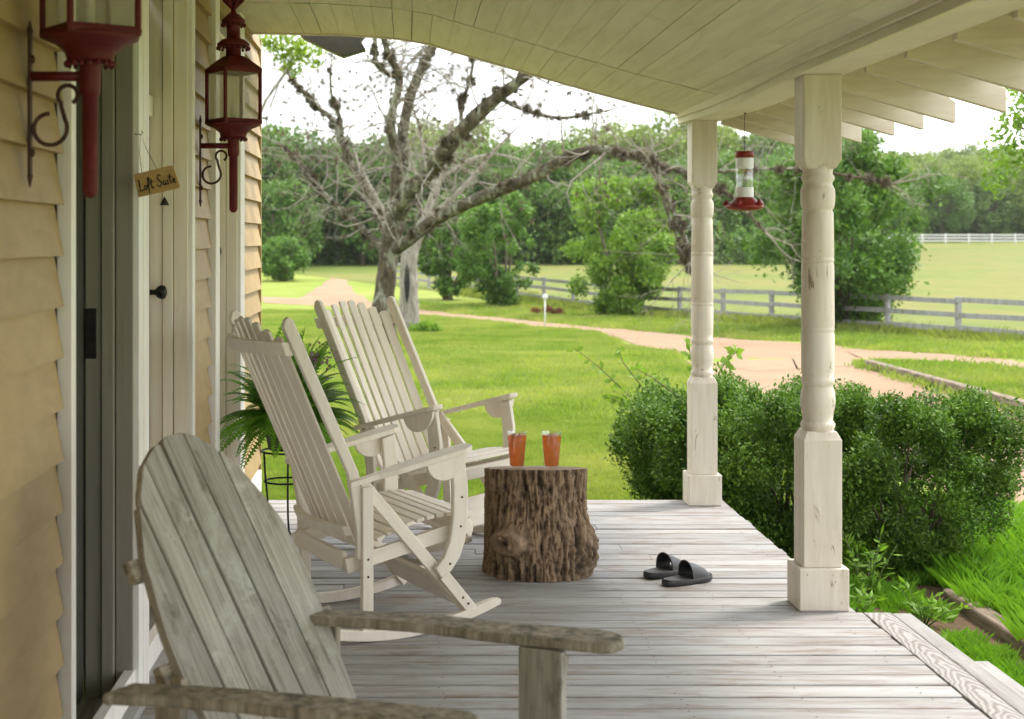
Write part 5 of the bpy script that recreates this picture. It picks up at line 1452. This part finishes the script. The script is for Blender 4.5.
for x, Y, s, k in WT:
    if x in (): continue
    o = protos[k] if k not in used else copy_tree(protos[k])
    used.add(k)
    o.location = ((x-408)*Y/1500, Y, gz(Y)-.1); o.scale = (s*rl.uniform(.95,1.15), s, s*rl.uniform(.92,1.05)); o.rotation_euler = (0,0,rl.uniform(0,6.28))
    row = ('in the dark front row behind the hay field' if Y < 145 else 'in the tall wood beyond the far fence' if 200 < Y < 280 and x > 870 else 'in the second row of the wood' if Y < 200 else 'on the wooded hillside' if Y < 350 else 'on the distant ridge line')
    kind = ('dark green', 'olive green', 'grey-green', 'dark rounded', 'broad olive')[k]
    o['label'] = '%s broadleaf tree %s' % (kind, row); o['group'] = '%s trees %s' % (kind, row)
rngu = np.random.default_rng(60)
def undergrowth(label, n, px0, px1, y0, y1, hh, leaf):
    X = rngu.uniform(px0, px1, n); Yv = rngu.uniform(y0, y1, n)
    bump_ = np.array([.35 + .65*max(0, .5+mn.noise(Vector((x*.05, y*.12, 1)))) for x, y in zip(X, Yv)])
    Z = rngu.random(n)**1.3*hh*bump_
    P = np.stack([(X-408)*Yv/1500, Yv, np.array([gz(y) for y in Yv])+Z], 1)
    o = quick_mesh('undergrowth', leaf_quads(rngu, P, leaf, leaf*.6, None, .2, .6), 4, LM['dark'])
    tag(o, label, kind='stuff')
undergrowth('dense dark undergrowth along the foot of the wood behind the hay field', 48000, 80, 880, 116, 134, 5.0, .42)
undergrowth('undergrowth along the foot of the wood beyond the far fence', 30000, 850, 1100, 216, 234, 6.5, .6)
undergrowth('low thicket on the slope between the rows of the wood', 22000, 240, 850, 160, 190, 7.0, .7)
# tree at the frame's edge whose leaves hang into view
rngt = np.random.default_rng(50)
et = thing('yard_tree', 'leafy tree on the grass island whose branch tips hang into view under the eave', 'tree', (8.75, 17.6, gz(17.6)))
P, d = blob_points(rngt, [((-1.75,-.3,3.55),.38),((-1.65,0,3.1),.42),((-1.85,0,2.75),.22),((-1.3,.1,3.3),.6),((-.6,0,3.7),.9),((.2,.2,3.9),1.1),((0,.1,4.7),1.0),((-1.1,0,4.3),.8),((.9,0,4.0),.9),((-1.5,0,3.9),.5)], 5200, .1)
quick_mesh('crown', leaf_quads(rngt, P, .10, .05, None, .6), 4, LM['bright'], et)
b = MB(); b.tube([(0,0,-.1),(.03,0,1.2),(0,0,2.2)], [.12,.1,.08], 8)
for q1 in ((-1.7,-.2,3.4),(-1.3,.1,3.2),(.3,.2,4.2),(-.4,0,4.6),(.9,0,4.0)): b.tube([(0,0,2.1), Vector(q1)*.5+Vector((0,0,1.3)), q1], [.06,.04,.012], 6)
b.build('trunk', M['twig'], et)

# ================================================================== AIR
m = bpy.data.materials.new('haze'); m.use_nodes = True; nt_ = m.node_tree
for n in list(nt_.nodes):
    if n.type != 'OUTPUT_MATERIAL': nt_.nodes.remove(n)
pv = N(nt_, 'ShaderNodeVolumePrincipled'); pv.inputs['Color'].default_value = (.93,.96,1,1); pv.inputs['Density'].default_value = .00013
nt_.links.new(pv.outputs[0], [n for n in nt_.nodes if n.type == 'OUTPUT_MATERIAL'][0].inputs['Volume'])
b = MB(); b.box(-1600, 1600, -120, 3100, -2.6, 45)
tag(b.build('haze', m), kind='stuff')
SC.cycles.volume_bounces = 1
